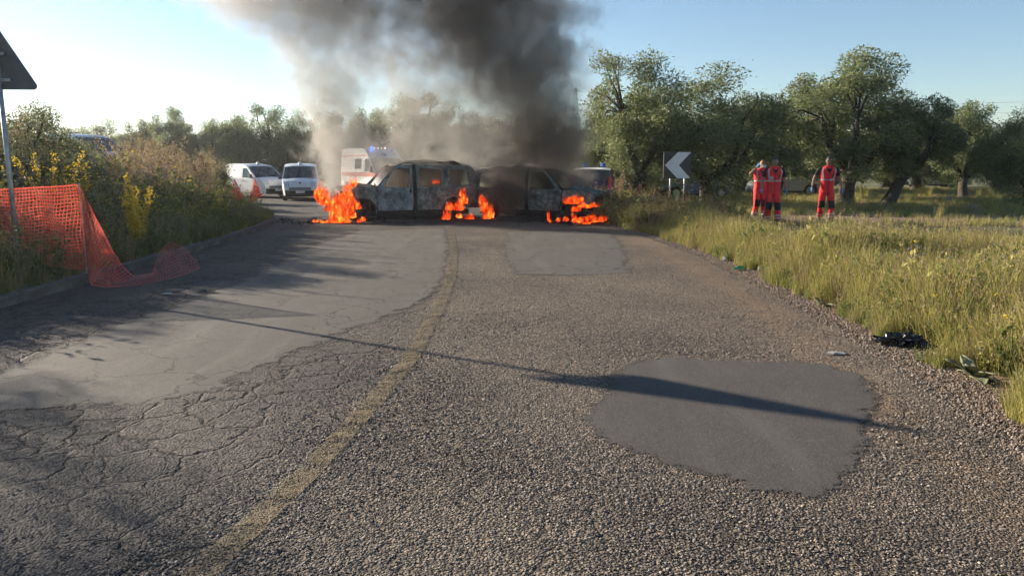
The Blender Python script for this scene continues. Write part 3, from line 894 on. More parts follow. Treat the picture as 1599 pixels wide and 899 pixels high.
# left island and bank: green undergrowth, yellow flowers, tan seed stalks
under = [weed(400 + i, 0.65, 8, M['bushleaf'], leafn=150, leafs=0.05) for i in range(2)] + [tuft(410 + i, 44, 0.62, 0.15, 0.011, (M['grassgreen'], M['grass'], M['grassgreen'])[i]) for i in range(3)] + [weed(420 + i, 0.75, 8, M['grassgreen'], M['yellow'], 0.02, 9) for i in range(3)] + [tuft(425, 40, 0.7, 0.15, 0.008, M['straw'], M['straw'], 0.015, 0.5, 4.0), spike(426, 0.95, M['grassgreen'], M['violet'], 4, 0.022)]
def left_bank(N):
    y = 3.5 + 25 * rng.random(N) ** 1.1; x = XL(y) - 0.17 - 7.5 * rng.random(N) ** 1.15
    ok = x > -0.74 * y - 2.0
    return x[ok], y[ok]
def bank_h(x, y):
    off = XL(y) - x
    return (0.42 + 0.8 * sstep(0.2, 2.0, off)) * (0.6 + 0.75 * cl_noise(x, y, 0.6, 21)) * (0.72 + 0.5 * sstep(8, 15, y)) * (1 - 0.35 * sstep(19, 24, y))
fill("left_bank_undergrowth", 9000, left_bank, under, [3, 3, 5, 6, 5, 0.9, 0.9, 0.9, 5, 0.35], 0.8, 1.35, bank_h)
fill("weeds_before_the_net", 170, net_front, under, [3, 3, 5, 5, 5, 1, 1, 1, 3, 0.15], 0.7, 1.15)
flow = [weed(430 + i, 0.9, 8, M['grassgreen'], M['yellow'], 0.022, 16, 60) for i in range(4)]
def flowers(N):
    y = 7 + 17 * rng.random(N); x = XL(y) - 0.5 - 3.8 * rng.random(N)
    ok = (cl_noise(x, y, 0.5, 33) > 0.42) & (rng.random(len(x)) < 0.06 + 0.94 * sstep(11, 18, y))
    return x[ok], y[ok]
fill("yellow_wildflowers", 620, flowers, flow, [1, 1, 1, 1], 0.7, 1.0, lambda x, y: 0.85 + 0.3 * sstep(0.5, 2.5, XL(y) - x))
tan = [spike(440 + i, 1.5, M['straw'], M['straw'], 6, 0.045) for i in range(3)] + [spike(444, 1.3, M['straw'], M['rusty'], 6, 0.04)]
def tanst(N):
    y = 14 + 13 * rng.random(N); x = XL(y) - 1.8 - 4.5 * rng.random(N)
    return x, y
fill("dry_seed_stalks", 420, tanst, tan, [2, 2, 2, 1.2], 0.7, 1.15, lambda x, y: 1.25 - 0.85 * sstep(0.51, 0.54, -x / y) * sstep(0.66, 0.63, -x / y))
# ================================================================== vehicles
def paint(name, c, rough=0.28, dirt=0.25, metal=0.0):
    k = NT(name)
    f = k.mapr(k.noise(3.5, 5, 0.65), 0.42, 0.75, 0.0, dirt)
    cc = k.mix(f, c, (0.20, 0.17, 0.13))
    return k.surf(k.pbsdf(cc, k.mapr(k.noise(9, 3), 0.3, 0.7, rough, rough + 0.2), metal=metal, Coat_Weight=0.2, Coat_Roughness=0.12))
M['white'] = paint("white_car_paint", (0.78, 0.78, 0.77), 0.3, 0.22)
M['navy'] = paint("navy_blue_paint", (0.018, 0.028, 0.07), 0.25, 0.15)
M['silver'] = paint("silver_paint", (0.42, 0.44, 0.47), 0.3, 0.2, 0.5)
M['pale'] = paint("pale_beige_paint", (0.50, 0.49, 0.45), 0.3, 0.25)
M['bluecar'] = paint("mid_blue_paint", (0.06, 0.12, 0.25), 0.25, 0.2)
M['greycar'] = paint("grey_paint", (0.22, 0.23, 0.24), 0.3, 0.2, 0.4)
M['orange_red'] = paint("orange_red_stripe", (0.62, 0.10, 0.035), 0.35, 0.15)
M['emblem'] = plain("blue_emblem_print", (0.03, 0.10, 0.35), 0.4, var=0.1)
M['blackplastic'] = plain("black_plastic", (0.022, 0.022, 0.023), 0.55, var=0.4, scale=20)
M['rubber'] = plain("tyre_rubber", (0.018, 0.018, 0.018), 0.85, var=0.3, scale=30, bump=0.3)
M['rim'] = plain("wheel_metal", (0.35, 0.35, 0.36), 0.35, 0.8, var=0.2, scale=15)
M['seatcloth'] = plain("dark_seat_cloth", (0.03, 0.03, 0.034), 0.9)
k = NT("car_glass")
gsh = k.pbsdf(k.mix(k.noise(2, 3), (0.02, 0.026, 0.03), (0.05, 0.06, 0.065)), 0.06, Specular_IOR_Level=0.7)
M['glass'] = k.surf(k.n("MixShader", {0: 0.2, 1: gsh, 2: k.n("BsdfTransparent", {"Color": (0.55, 0.6, 0.58)}).outputs[0]}).outputs[0])
k = NT("headlight_lens")
k.surf(k.pbsdf(k.ramp(k.vor(30), [(0.2, (0.35, 0.37, 0.4)), (0.7, (0.75, 0.77, 0.8))]), 0.08, Coat_Weight=1.0))
M['lens'] = k.m
k = NT("red_tail_lens"); k.surf(k.pbsdf(k.ramp(k.vor(40), [(0.2, (0.35, 0.012, 0.012)), (0.7, (0.6, 0.03, 0.03))]), 0.1, Coat_Weight=1.0)); M['tail'] = k.m
k = NT("number_plate"); k.surf(k.pbsdf(k.ramp(k.vor(26, vec=k.n("Mapping", {"Vector": k.obj(), "Scale": (1, 1, 0.3)}).outputs[0]), [(0.28, (0.06, 0.06, 0.07)), (0.36, (0.75, 0.75, 0.72))]), 0.4)); M['plate'] = k.m
k = NT("lit_blue_beacon"); k.surf(k.n("Emission", {"Color": (0.05, 0.22, 1.0, 1), "Strength": 1.6}).outputs[0]); M['bluelit'] = k.m
k = NT("blue_beacon_lens"); k.surf(k.pbsdf(k.ramp(k.vor(45), [(0.2, (0.015, 0.05, 0.3)), (0.7, (0.05, 0.14, 0.6))]), 0.1, Coat_Weight=1.0)); M['bluelens'] = k.m
k = NT("pale_beacon_lens"); k.surf(k.pbsdf(k.ramp(k.vor(45), [(0.2, (0.6, 0.5, 0.38)), (0.7, (0.8, 0.76, 0.68))]), 0.15, Coat_Weight=1.0)); M['palelens'] = k.m

class Body:
    """shell swept over a side profile: path (x,z) from the nose bottom over the roof to the tail bottom; half-width from W"""
    def __init__(s, hw, belt, x0, x1, tumble=0.2, nose=0.16, tail=0.06, crown=0.05):
        s.hw, s.belt, s.x0, s.x1, s.tumble, s.nose, s.tail, s.crown = hw, belt, x0, x1, tumble, nose, tail, crown
    def W(s, x, z):
        w = s.hw
        fx = max(0.0, (x - (s.x0 - 0.75)) / 0.75); bx = max(0.0, ((s.x1 + 0.5) - x) / 0.5)
        w -= s.nose * min(1.2, fx) ** 2 + s.tail * min(1.2, bx) ** 2
        if z > s.belt: w -= s.tumble * (z - s.belt)
        else: w -= 0.05 * max(0.0, (0.62 - z) / 0.5) ** 2 + 0.02 * ((s.belt - z) / s.belt)
        return w
    def nrm(s, path, i):
        a = Vector(path[max(i - 1, 0)]); b = Vector(path[min(i + 1, len(path) - 1)])
        d = (b - a).normalized(); return Vector((-d.y, d.x)) * (-1 if True else 1)
    def sweep(s, path, t0=-1.0, t1=1.0, off=0.0, nt=12, th=0.0, dent=0.0):
        V = []; F = []
        path = dense(path, 0.12)
        for i, p in enumerate(path):
            n = s.nrm(path, i); n = -n if False else n
            w = s.W(*p)
            for j in range(nt + 1):
                t = lerp(t0, t1, j / nt)
                c = s.crown * (abs(t) ** 3.5) - off
                dd = dent * fbm(p[0] * 3 + 7, t * 3, p[1] * 3) if dent else 0
                V.append((p[0] - n.x * (c - dd), t * w * (1.0 if abs(t) < 0.999 else 0.999), p[1] - n.y * (c - dd)))
        m_ = nt + 1
        for i in range(len(path) - 1):
            for j in range(nt):
                F.append((i * m_ + j, i * m_ + j + 1, (i + 1) * m_ + j + 1, (i + 1) * m_ + j))
        return V, F
    def outer(s, path):
        """outline for side panels: the path pulled in by the crown"""
        return [(p[0] - s.nrm(path, i).x * s.crown, p[1] - s.nrm(path, i).y * s.crown) for i, p in enumerate(path)]
def dense(path, st):
    out = []
    for a, b in zip(path[:-1], path[1:]):
        L = math.hypot(b[0] - a[0], b[1] - a[1]); n = max(1, int(L / st))
        out += [(lerp(a[0], b[0], q / n), lerp(a[1], b[1], q / n)) for q in range(n)]
    return out + [path[-1]]
def sheet(name, VF, m, parent, th=0.0, smooth=True, label=None):
    me = mesh(name, VF[0], VF[1], smooth)
    if th:
        bm = bmesh.new(); bm.from_mesh(me); bmesh.ops.recalc_face_normals(bm, faces=bm.faces)
        bmesh.ops.solidify(bm, geom=list(bm.faces), thickness=th); bm.to_mesh(me); bm.free()
    o = link(name, me, m, parent)
    if label: o['label'] = label
    return o
def arc(cx, cz, r, a0, a1, n=12):
    return [(cx + r * math.cos(lerp(a0, a1, q / n)), cz + r * math.sin(lerp(a0, a1, q / n))) for q in range(n + 1)]
def panel(name, B, poly, holes, side, m, parent, off=0.0, th=0.02, step=0.16, dent=0.0, seed=0.0):
    loops = [[Vector((x, z, 0)) for x, z in lp] for lp in [poly] + holes]
    tris = geometry.tessellate_polygon(loops)
    pts = [p for lp in loops for p in lp]
    bm = bmesh.new()
    vs = [bm.verts.new((p.x, 0, p.y)) for p in pts]
    for t in tris:
        try: bm.faces.new([vs[i] for i in t])
        except ValueError: pass
    xs = [p.x for p in pts]; zs = [p.y for p in pts]
    for ax, lo, hi in ((0, min(xs), max(xs)), (2, min(zs), max(zs))):
        q = math.ceil(lo / step) * step
        while q < hi:
            co = Vector((q, 0, 0)) if ax == 0 else Vector((0, 0, q)); no = Vector((1, 0, 0)) if ax == 0 else Vector((0, 0, 1))
            bmesh.ops.bisect_plane(bm, geom=list(bm.verts) + list(bm.edges) + list(bm.faces), plane_co=co, plane_no=no)
            q += step
    bmesh.ops.remove_doubles(bm, verts=bm.verts, dist=0.0005)
    for v in bm.verts:
        dd = dent * fbm(v.co.x * 2.6 + seed, v.co.z * 2.6, seed) if dent else 0
        v.co.y = side * (B.W(v.co.x, v.co.z) + off + dd)
    bmesh.ops.recalc_face_normals(bm, faces=bm.faces)
    if th:
        g = bmesh.ops.extrude_face_region(bm, geom=list(bm.faces))
        for v in g['geom']:
            if isinstance(v, bmesh.types.BMVert): v.co.y -= side * th
        bmesh.ops.recalc_face_normals(bm, faces=bm.faces)
    me = bpy.data.meshes.new(name); bm.to_mesh(me); bm.free()
    return link(name, me, m, parent)
def wheel(parent, x, y, r, side, w=0.19):
    mb = MB().lathe([(r * 0.62, -w / 2), (r * 0.95, -w / 2), (r, -w * 0.3), (r, w * 0.3), (r * 0.95, w / 2), (r * 0.62, w / 2)], 24, 'Y')
    o = mb.build("wheel", M['rubber'], parent, True); o.location = (x, y, r)
    rm = MB().lathe([(0.001, side * w * 0.36), (r * 0.2, side * w * 0.38), (r * 0.3, side * w * 0.24), (r * 0.55, side * w * 0.34), (r * 0.64, side * w * 0.47), (r * 0.66, side * w * 0.3)], 20, 'Y')
    for q in range(5):
        a = q * 2 * math.pi / 5
        rm.box((math.cos(a) * r * 0.4, side * w * 0.36, math.sin(a) * r * 0.4), (r * 0.4, 0.03, 0.05), Matrix.Rotation(-a, 3, 'Y'))
    rm.build("rim", M['rim'], o)
    return o
def side_outline(B, top, x_front, x_back, zb, wheels, r, ra):
    """closed outline of a body side: top edge plus a sill with the wheel arches cut out"""
    fw, rw = wheels
    h = zb - r
    a = math.asin(max(-1, min(1, h / ra)))
    bot = [(x_back, zb)]
    bot += arc(rw, r, ra, math.pi - a, a, 12)
    bot += arc(fw, r, ra, math.pi - a, a, 12)
    bot += [(x_front, zb)]
    return top, bot
def vehicle(name, root, S, body, roofmat=None):
    """a whole car or van from a spec S"""
    B = Body(S['hw'], S['belt'], S['nose'][0][0], S['rear'][-1][0], S.get('tumble', 0.2), S.get('taper', 0.15), 0.05)
    full = S['nose'] + S['hood'][1:] + S['screen'][1:] + S['roof'][1:] + S['rear'][1:]
    out = B.outer(full)
    fw, rw, r = S['fw'], S['rw'], S['r']
    zb = S.get('zb', 0.24)
    _, bot = side_outline(B, None, full[0][0] - 0.03, full[-1][0] + 0.03, zb, (fw, rw), r, r * 1.22)
    poly = [p for p in out if p[1] > zb + 0.02] + bot
    for sd in (1, -1):
        sp = panel("side_panel", B, poly, S['windows'], sd, body, root, th=0.03)
        for w in S['windows']:
            panel("side_window", B, w, [], sd, M['glass'], root, off=-0.012, th=0.006)
        for dp in S['doors']:
            cx = sum(p[0] for p in dp) / len(dp); 
            dz = [(lerp(cx, x, 0.985), z) for x, z in dp]
            dr = panel("door", B, dz, [], sd, body, root, off=0.006, th=0.01)
            xh = min(p[0] for p in dz) + 0.1; zh = max(p[1] for p in dz) - 0.12
            MB().box((xh + 0.06, sd * (B.W(xh, zh) + 0.02), zh), (0.16, 0.02, 0.03)).build("handle", M['blackplastic'] if S.get('darkhandle') else body, dr)
        MB().box(((fw + rw) / 2, sd * (S['hw'] - 0.05), zb - 0.02), (fw - rw - 2 * r * 1.25, 0.06, 0.1)).build("sill", M['blackplastic'], root)
        xm, zm = S['mirror']
        mo = MB(); mo.box((xm, sd * (B.W(xm, zm) + 0.10), zm + 0.04), (0.10, 0.17, S.get('mh', 0.17)), taper=0.85); mo.box((xm, sd * (B.W(xm, zm) + 0.01), zm), (0.06, 0.06, 0.05))
        mo.build("mirror", M['blackplastic'], root)
        for wx in (fw, rw): wheel(root, wx, sd * (S['hw'] - 0.12), r, sd)
        # headlight and tail light
        s0, s1, t0, t1 = S['lamp']
        sheet("headlight", B.sweep(cut(S['nose'] + S['hood'][1:], s0, s1), sd * t0, sd * t1, 0.008), M['lens'], root)
        z0, z1, t0, t1 = S['taillamp']
        tp = [p for p in dense(S['rear'], 0.05) if z0 <= p[1] <= z1]
        sheet("tail_light", B.sweep(tp, sd * t0, sd * t1, 0.012, 4), M['tail'], root)
    sheet("bumper", B.sweep(cut(S['nose'], 0, S['bump']), off=0.004), M[S.get('bumpmat', 'blackplastic')], root)
    nz = cut(S['nose'], S['bump'], 99)
    sheet("nose_panel", B.sweep(nz), body, root)
    g0, g1, gw = S['grille']
    gr = sheet("grille", B.sweep(cut(S['nose'], g0, g1), -gw, gw, 0.012), M['blackplastic'], root)
    for q in (0.33, 0.66):
        gc = cut(S['nose'], lerp(g0, g1, q) - 0.008, lerp(g0, g1, q) + 0.008)
        sheet("grille_bar", B.sweep(gc, -gw, gw, 0.022), M['rim'], gr)
    p0 = S['plate']
    sheet("number_plate", B.sweep(cut(S['nose'], p0, p0 + 0.12), -0.3, 0.3, 0.03), M['plate'], root)
    hd = sheet("hood", B.sweep(S['hood']), body, root)
    ws = sheet("windscreen", B.sweep(S['screen'], -0.93, 0.93, -0.004), M['glass'], root)
    for sd in (1, -1):
        sheet("pillar", B.sweep(S['screen'], sd * 0.93, sd * 1.0, 0.003, 3), body, root)
        wp = S['screen']; 
        MB().tube([(wp[0][0] + 0.02, sd * 0.1 + 0.15, wp[0][1] + 0.03), (lerp(wp[0][0], wp[-1][0], 0.22) + 0.03, sd * 0.3 + 0.1, lerp(wp[0][1], wp[-1][1], 0.22) + 0.03)], 0.01, 5).build("wiper", M['blackplastic'], ws)
    sheet("roof", B.sweep(S['roof']), roofmat or body, root)
    rr = S['rear']
    sheet("tailgate", B.sweep(rr), body, root)
    z0, z1, tw = S['rearglass']
    sheet("rear_window", B.sweep([p for p in dense(rr, 0.04) if z0 <= p[1] <= z1], -tw, tw, 0.008), M['glass'], root)
    sheet("rear_bumper", B.sweep([p for p in dense(rr, 0.03) if p[1] <= 0.52], -1, 1, 0.02), M['blackplastic'], root)
    MB().box(((fw + rw) / 2, 0, zb + 0.06), (full[0][0] - full[-1][0] - 0.3, 2 * S['hw'] - 0.2, 0.04)).build("floor_pan", M['blackplastic'], root)
    if S.get('seats', True):
        for sd in (1, -1):
            xs_ = S['screen'][-1][0] - 0.25
            st = MB(); st.box((xs_, sd * 0.38, 0.55), (0.5, 0.48, 0.2)); st.box((xs_ - 0.28, sd * 0.38, 0.9), (0.16, 0.46, 0.62), Matrix.Rotation(-0.2, 3, 'Y')); st.box((xs_ - 0.36, sd * 0.38, 1.28), (0.1, 0.26, 0.18))
            st.build("seat", M['seatcloth'], root)
        MB().box((S['screen'][0][0] - 0.15, 0, S['screen'][0][1] - 0.12), (0.4, 1.3, 0.22)).build("dashboard", M['seatcloth'], root)
    return B
def cut(path, s0, s1):
    """piece of a path between two arc lengths"""
    L = [0]
    for a, b in zip(path[:-1], path[1:]): L.append(L[-1] + math.hypot(b[0] - a[0], b[1] - a[1]))
    s1 = min(s1, L[-1]); s0 = max(0, s0)
    def at(s):
        x = np.interp(s, L, [p[0] for p in path]); z = np.interp(s, L, [p[1] for p in path]); return (float(x), float(z))
    return [at(s0)] + [p for p, l in zip(path, L) if s0 < l < s1] + [at(s1)]

VAN = dict(hw=0.84, belt=1.0, tumble=0.17, taper=0.12, fw=1.25, rw=-1.26, r=0.30, zb=0.25,
    nose=[(1.96, 0.2), (2.02, 0.32), (2.03, 0.5), (2.0, 0.66), (1.94, 0.8), (1.86, 0.9)], hood=[(1.86, 0.9), (1.7, 0.98), (1.3, 1.06)], screen=[(1.3, 1.06), (0.55, 1.6)], roof=[(0.55, 1.6), (0.35, 1.68), (-0.2, 1.74), (-1.5, 1.74), (-1.85, 1.68)],
    rear=[(-1.85, 1.68), (-1.95, 1.5), (-1.98, 1.0), (-2.0, 0.6), (-2.0, 0.3)],
    windows=[[(1.08, 1.0), (0.12, 1.02), (0.12, 1.5), (0.5, 1.5)]], doors=[[(1.12, 0.3), (0.1, 0.3), (0.1, 0.98), (1.12, 0.96)], [(0.02, 0.3), (-0.85, 0.3), (-0.85, 1.5), (0.02, 1.52)]],
    mirror=(1.05, 1.06), mh=0.2, lamp=(0.50, 0.78, 0.66, 0.97), taillamp=(0.75, 1.2, 0.84, 0.98), bump=0.3, grille=(0.32, 0.44, 0.72), plate=0.18, rearglass=(1.05, 1.5, 0.75), darkhandle=True)
def beacon(root, x, y, z, m, r=0.075, h=0.13):
    MB().lathe([(0.001, z + h), (r * 0.6, z + h * 0.93), (r, z + h * 0.55), (r * 1.05, z + 0.03), (r * 1.2, z + 0.025), (r * 1.2, z - 0.02)], 14, 'Z', (x, y, 0)).build("beacon", m, root, True)
def place(name, px, Y, rz, label, cat, group=None, x=None, z=0.0):
    X_ = PX(px, 300, Y)[0] if x is None else x
    return empty(name, (X_, Y, z), rz, label, cat, group)
vans = "white vans with roof beacon"
v1 = place("white_van", 471, 36.5, 0, "white van facing the camera with dark windscreen, nearest to the flames", "van", vans)
v1.rotation_euler.z = math.atan2(-v1.location.y, -v1.location.x) - 0.03
BV = vehicle("white_van", v1, VAN, M['white']); beacon(v1, 0.3, 0, 1.70, M['palelens'])
sheet("badge", BV.sweep(cut(VAN['nose'], 0.62, 0.72), -0.06, 0.06, 0.02), M['blackplastic'], v1)
v2 = place("white_van", 400, 39.0, 0, "white van parked behind the weeds, left of the other van", "van", vans)
v2.rotation_euler.z = math.atan2(-v2.location.y, -v2.location.x) + R(32)
vehicle("white_van", v2, VAN, M['white']); beacon(v2, 0.3, 0, 1.70, M['palelens'])
x, Y_, z_ = PX(148, 300, 31)
v3 = place("silver_van", 140, 31, R(-25), "silver van whose roof shows above the left bank bushes", "van", None, z=gz(x, 31) + 0.0)
vehicle("silver_van", v3, VAN, M['silver'])
v3.scale = (1.05, 1.05, 1.05)

# ambulance with high roof
AMB = dict(hw=1.0, belt=1.35, tumble=0.08, taper=0.14, fw=1.75, rw=-1.7, r=0.34, zb=0.3,
    nose=[(2.62, 0.28), (2.7, 0.42), (2.7, 0.66), (2.64, 0.86), (2.52, 1.05)], hood=[(2.52, 1.05), (2.35, 1.16), (2.0, 1.3)], screen=[(2.0, 1.3), (1.28, 2.02)], roof=[(1.28, 2.02), (1.0, 2.3), (0.7, 2.5), (0.2, 2.6), (-2.2, 2.6), (-2.55, 2.54)],
    rear=[(-2.55, 2.54), (-2.62, 2.3), (-2.64, 1.2), (-2.65, 0.4)],
    windows=[[(1.78, 1.32), (0.72, 1.3), (0.72, 1.98), (1.22, 1.98)], [(0.3, 1.45), (-0.6, 1.45), (-0.6, 2.0), (0.3, 2.0)]], doors=[[(1.85, 0.4), (0.68, 0.4), (0.68, 1.28), (1.85, 1.28)], [(0.55, 0.4), (-0.75, 0.4), (-0.75, 1.4), (0.55, 1.4)]],
    mirror=(1.75, 1.4), mh=0.34, lamp=(0.58, 0.88, 0.7, 0.98), taillamp=(0.8, 1.6, 0.9, 0.98), bump=0.3, grille=(0.34, 0.54, 0.6), plate=0.16, rearglass=(1.4, 2.0, 0.8))
am = place("ambulance", 588, 41.0, 0, "white ambulance with orange stripe and lit blue roof lights behind the smoke", "ambulance")
am.rotation_euler.z = math.atan2(-am.location.y, -am.location.x) + R(25)
BA = vehicle("ambulance", am, AMB, M['white'])
for sd in (1, -1):
    for a, b in ((2.5, 0.6), (0.5, -0.8), (-0.9, -2.5)):
        panel("stripe", BA, [(a, 1.05), (b, 1.05), (b, 1.27), (a, 1.27)], [], sd, M['orange_red'], am, off=0.014, th=0.006)
    panel("stripe", BA, [(1.0, 2.12), (-2.5, 2.12), (-2.5, 2.2), (0.85, 2.2)], [], sd, M['orange_red'], am, off=0.014, th=0.006)
for yy_, m_ in ((0.62, 'bluelens'), (-0.62, 'bluelit')):
    MB().lathe([(0.001, 2.62), (0.08, 2.6), (0.11, 2.52), (0.12, 2.38)], 12, 'Z', (0.9, yy_, 0.02)).build("beacon", M[m_], am, True)
for yy_ in (0.3, 0.1, -0.1, -0.3):
    MB().box((0.72, yy_, 2.55), (0.1, 0.12, 0.09)).build("marker_lamp", M['palelens'], am)
st = []
for q in range(3):
    st.append(q * math.pi / 3)
rp = cut(AMB['roof'], 0.12, 0.62)
mid = rp[len(rp) // 2]; 
d_ = Vector((AMB['roof'][2][0] - AMB['roof'][0][0], 0, AMB['roof'][2][1] - AMB['roof'][0][1])).normalized(); nr = Vector((-d_.z, 0, d_.x)); nr = nr if nr.x > 0 else -nr
star = MB()
for a in st:
    rot = Matrix((d_, Vector((0, 1, 0)), nr)).transposed() @ Matrix.Rotation(a, 3, 'Z')
    star.box(Vector((1.14, -0.05, 2.20)) + nr * 0.02, (0.34, 0.09, 0.012), rot)
star.build("star_emblem", M['emblem'], am)

# dark blue patrol car with white roof, and parked cars
CAR = dict(hw=0.86, belt=0.92, tumble=0.28, taper=0.18, fw=1.3, rw=-1.25, r=0.31, zb=0.24,
    nose=[(2.02, 0.2), (2.1, 0.34), (2.1, 0.5), (2.04, 0.66), (1.95, 0.74)], hood=[(1.95, 0.74), (1.6, 0.86), (1.05, 0.96)], screen=[(1.05, 0.96), (0.3, 1.42)], roof=[(0.3, 1.42), (0.0, 1.5), (-0.6, 1.52), (-1.35, 1.45)],
    rear=[(-1.35, 1.45), (-1.75, 1.05), (-1.9, 0.95), (-1.96, 0.7), (-1.95, 0.3)],
    windows=[[(0.85, 0.95), (-0.15, 0.95), (-0.15, 1.36), (0.25, 1.36)], [(-0.25, 0.95), (-1.1, 0.97), (-1.05, 1.32), (-0.25, 1.36)]], doors=[[(0.95, 0.3), (-0.2, 0.3), (-0.2, 0.92), (0.95, 0.92)], [(-0.25, 0.3), (-0.95, 0.3), (-1.1, 0.92), (-0.25, 0.92)]],
    mirror=(0.8, 0.98), lamp=(0.42, 0.68, 0.6, 0.97), taillamp=(0.72, 1.2, 0.8, 0.99), bump=0.28, grille=(0.3, 0.44, 0.55), plate=0.14, rearglass=(1.06, 1.4, 0.82))
pc = place("patrol_car", 928, 30.0, R(79), "dark blue patrol car with white roof behind the right burnt car", "car")
vehicle("patrol_car", pc, CAR, M['navy'], M['white'])
pc.scale = (1, 1, 1.03)
bar = MB(); bar.box((-0.3, 0, 1.53), (0.16, 0.9, 0.05)); bar.build("light_bar", M['blackplastic'], pc)
for yy_ in (0.36, -0.36): beacon(pc, -0.3, yy_, 1.54, M['bluelens'], 0.09, 0.15)
MB().tube([(-0.9, -0.25, 1.48), (-1.1, -0.25, 2.0)], 0.006, 5).build("antenna", M['blackplastic'], pc)
for px, Y, rz, m_, l in ((1004, 37, R(95), 'greycar', "grey car glimpsed behind the scrub left of chevron sign"), (1076, 36.5, R(20), 'bluecar', "blue car under the trees just right of the chevron sign"),
                         (1230, 40, R(150), 'silver', "silver car in the trees' shade between the rescuers"), (1462, 52, R(170), 'white', "white car far back in the grove, between tree trunks"),
                         (252, 40, R(-60), 'pale', "pale car whose roof shows behind the yellow flowers")):
    o = place("parked_car", px, Y, rz, l, "car", "cars parked around the grove")
    o.location.z = max(0.0, gz(o.location.x, o.location.y))
    vehicle("parked_car", o, CAR, M[m_])

# ================================================================== the two burnt cars
k = NT("burnt_sheet_metal")
n1 = k.noise(2.2, 7, 0.62); n2 = k.noise(6.5, 6, 0.7); n3 = k.noise(1.3, 4, vec=k.n("Mapping", {"Vector": k.obj(), "Location": (5, 3, 1)}).outputs[0])
ash = k.ramp(n2, [(0.30, (0.06, 0.072, 0.062)), (0.47, (0.15, 0.175, 0.148)), (0.64, (0.36, 0.39, 0.335))])
rust = k.ramp(n2, [(0.3, (0.06, 0.028, 0.014)), (0.7, (0.19, 0.085, 0.035))])
c = k.mix(k.mapr(n3, 0.6, 0.74, 0.0, 0.7), ash, rust)
c = k.mix(k.mapr(n1, 0.44, 0.74, 0.0, 0.95), c, (0.022, 0.022, 0.021))
blist = k.vor(38)
k.surf(k.pbsdf(c, 0.85, k.bump(k.math('ADD', k.math('MULTIPLY', n2, 2.0), blist), 0.5, 0.012)))
M['burnt'] = k.m
k = NT("blistered_burnt_door")
n1 = k.noise(4.0, 7, 0.7); n2 = k.noise(11, 6, 0.7)
c = k.ramp(n1, [(0.30, (0.035, 0.042, 0.043)), (0.42, (0.13, 0.15, 0.15)), (0.54, (0.235, 0.265, 0.255)), (0.68, (0.47, 0.50, 0.47))])
c = k.mix(k.mapr(n2, 0.56, 0.76, 0.0, 0.9), c, (0.03, 0.03, 0.03))
k.surf(k.pbsdf(c, 0.85, k.bump(n2, 0.7, 0.02)))
M['burntdoor'] = k.m
k = NT("soot_black")
k.surf(k.pbsdf(k.ramp(k.noise(8, 6, 0.7), [(0.3, (0.008, 0.008, 0.008)), (0.7, (0.035, 0.033, 0.03))]), 0.95, k.bump(k.noise(25, 5), 0.8, 0.02)))
M['soot'] = k.m
k = NT("scorched_roof")
c = k.ramp(k.noise(2.5, 6, 0.65), [(0.3, (0.05, 0.048, 0.042)), (0.5, (0.20, 0.18, 0.14)), (0.75, (0.42, 0.38, 0.30))])
k.surf(k.pbsdf(c, 0.85, k.bump(k.noise(14, 5), 0.5, 0.015)))
M['scorchroof'] = k.m

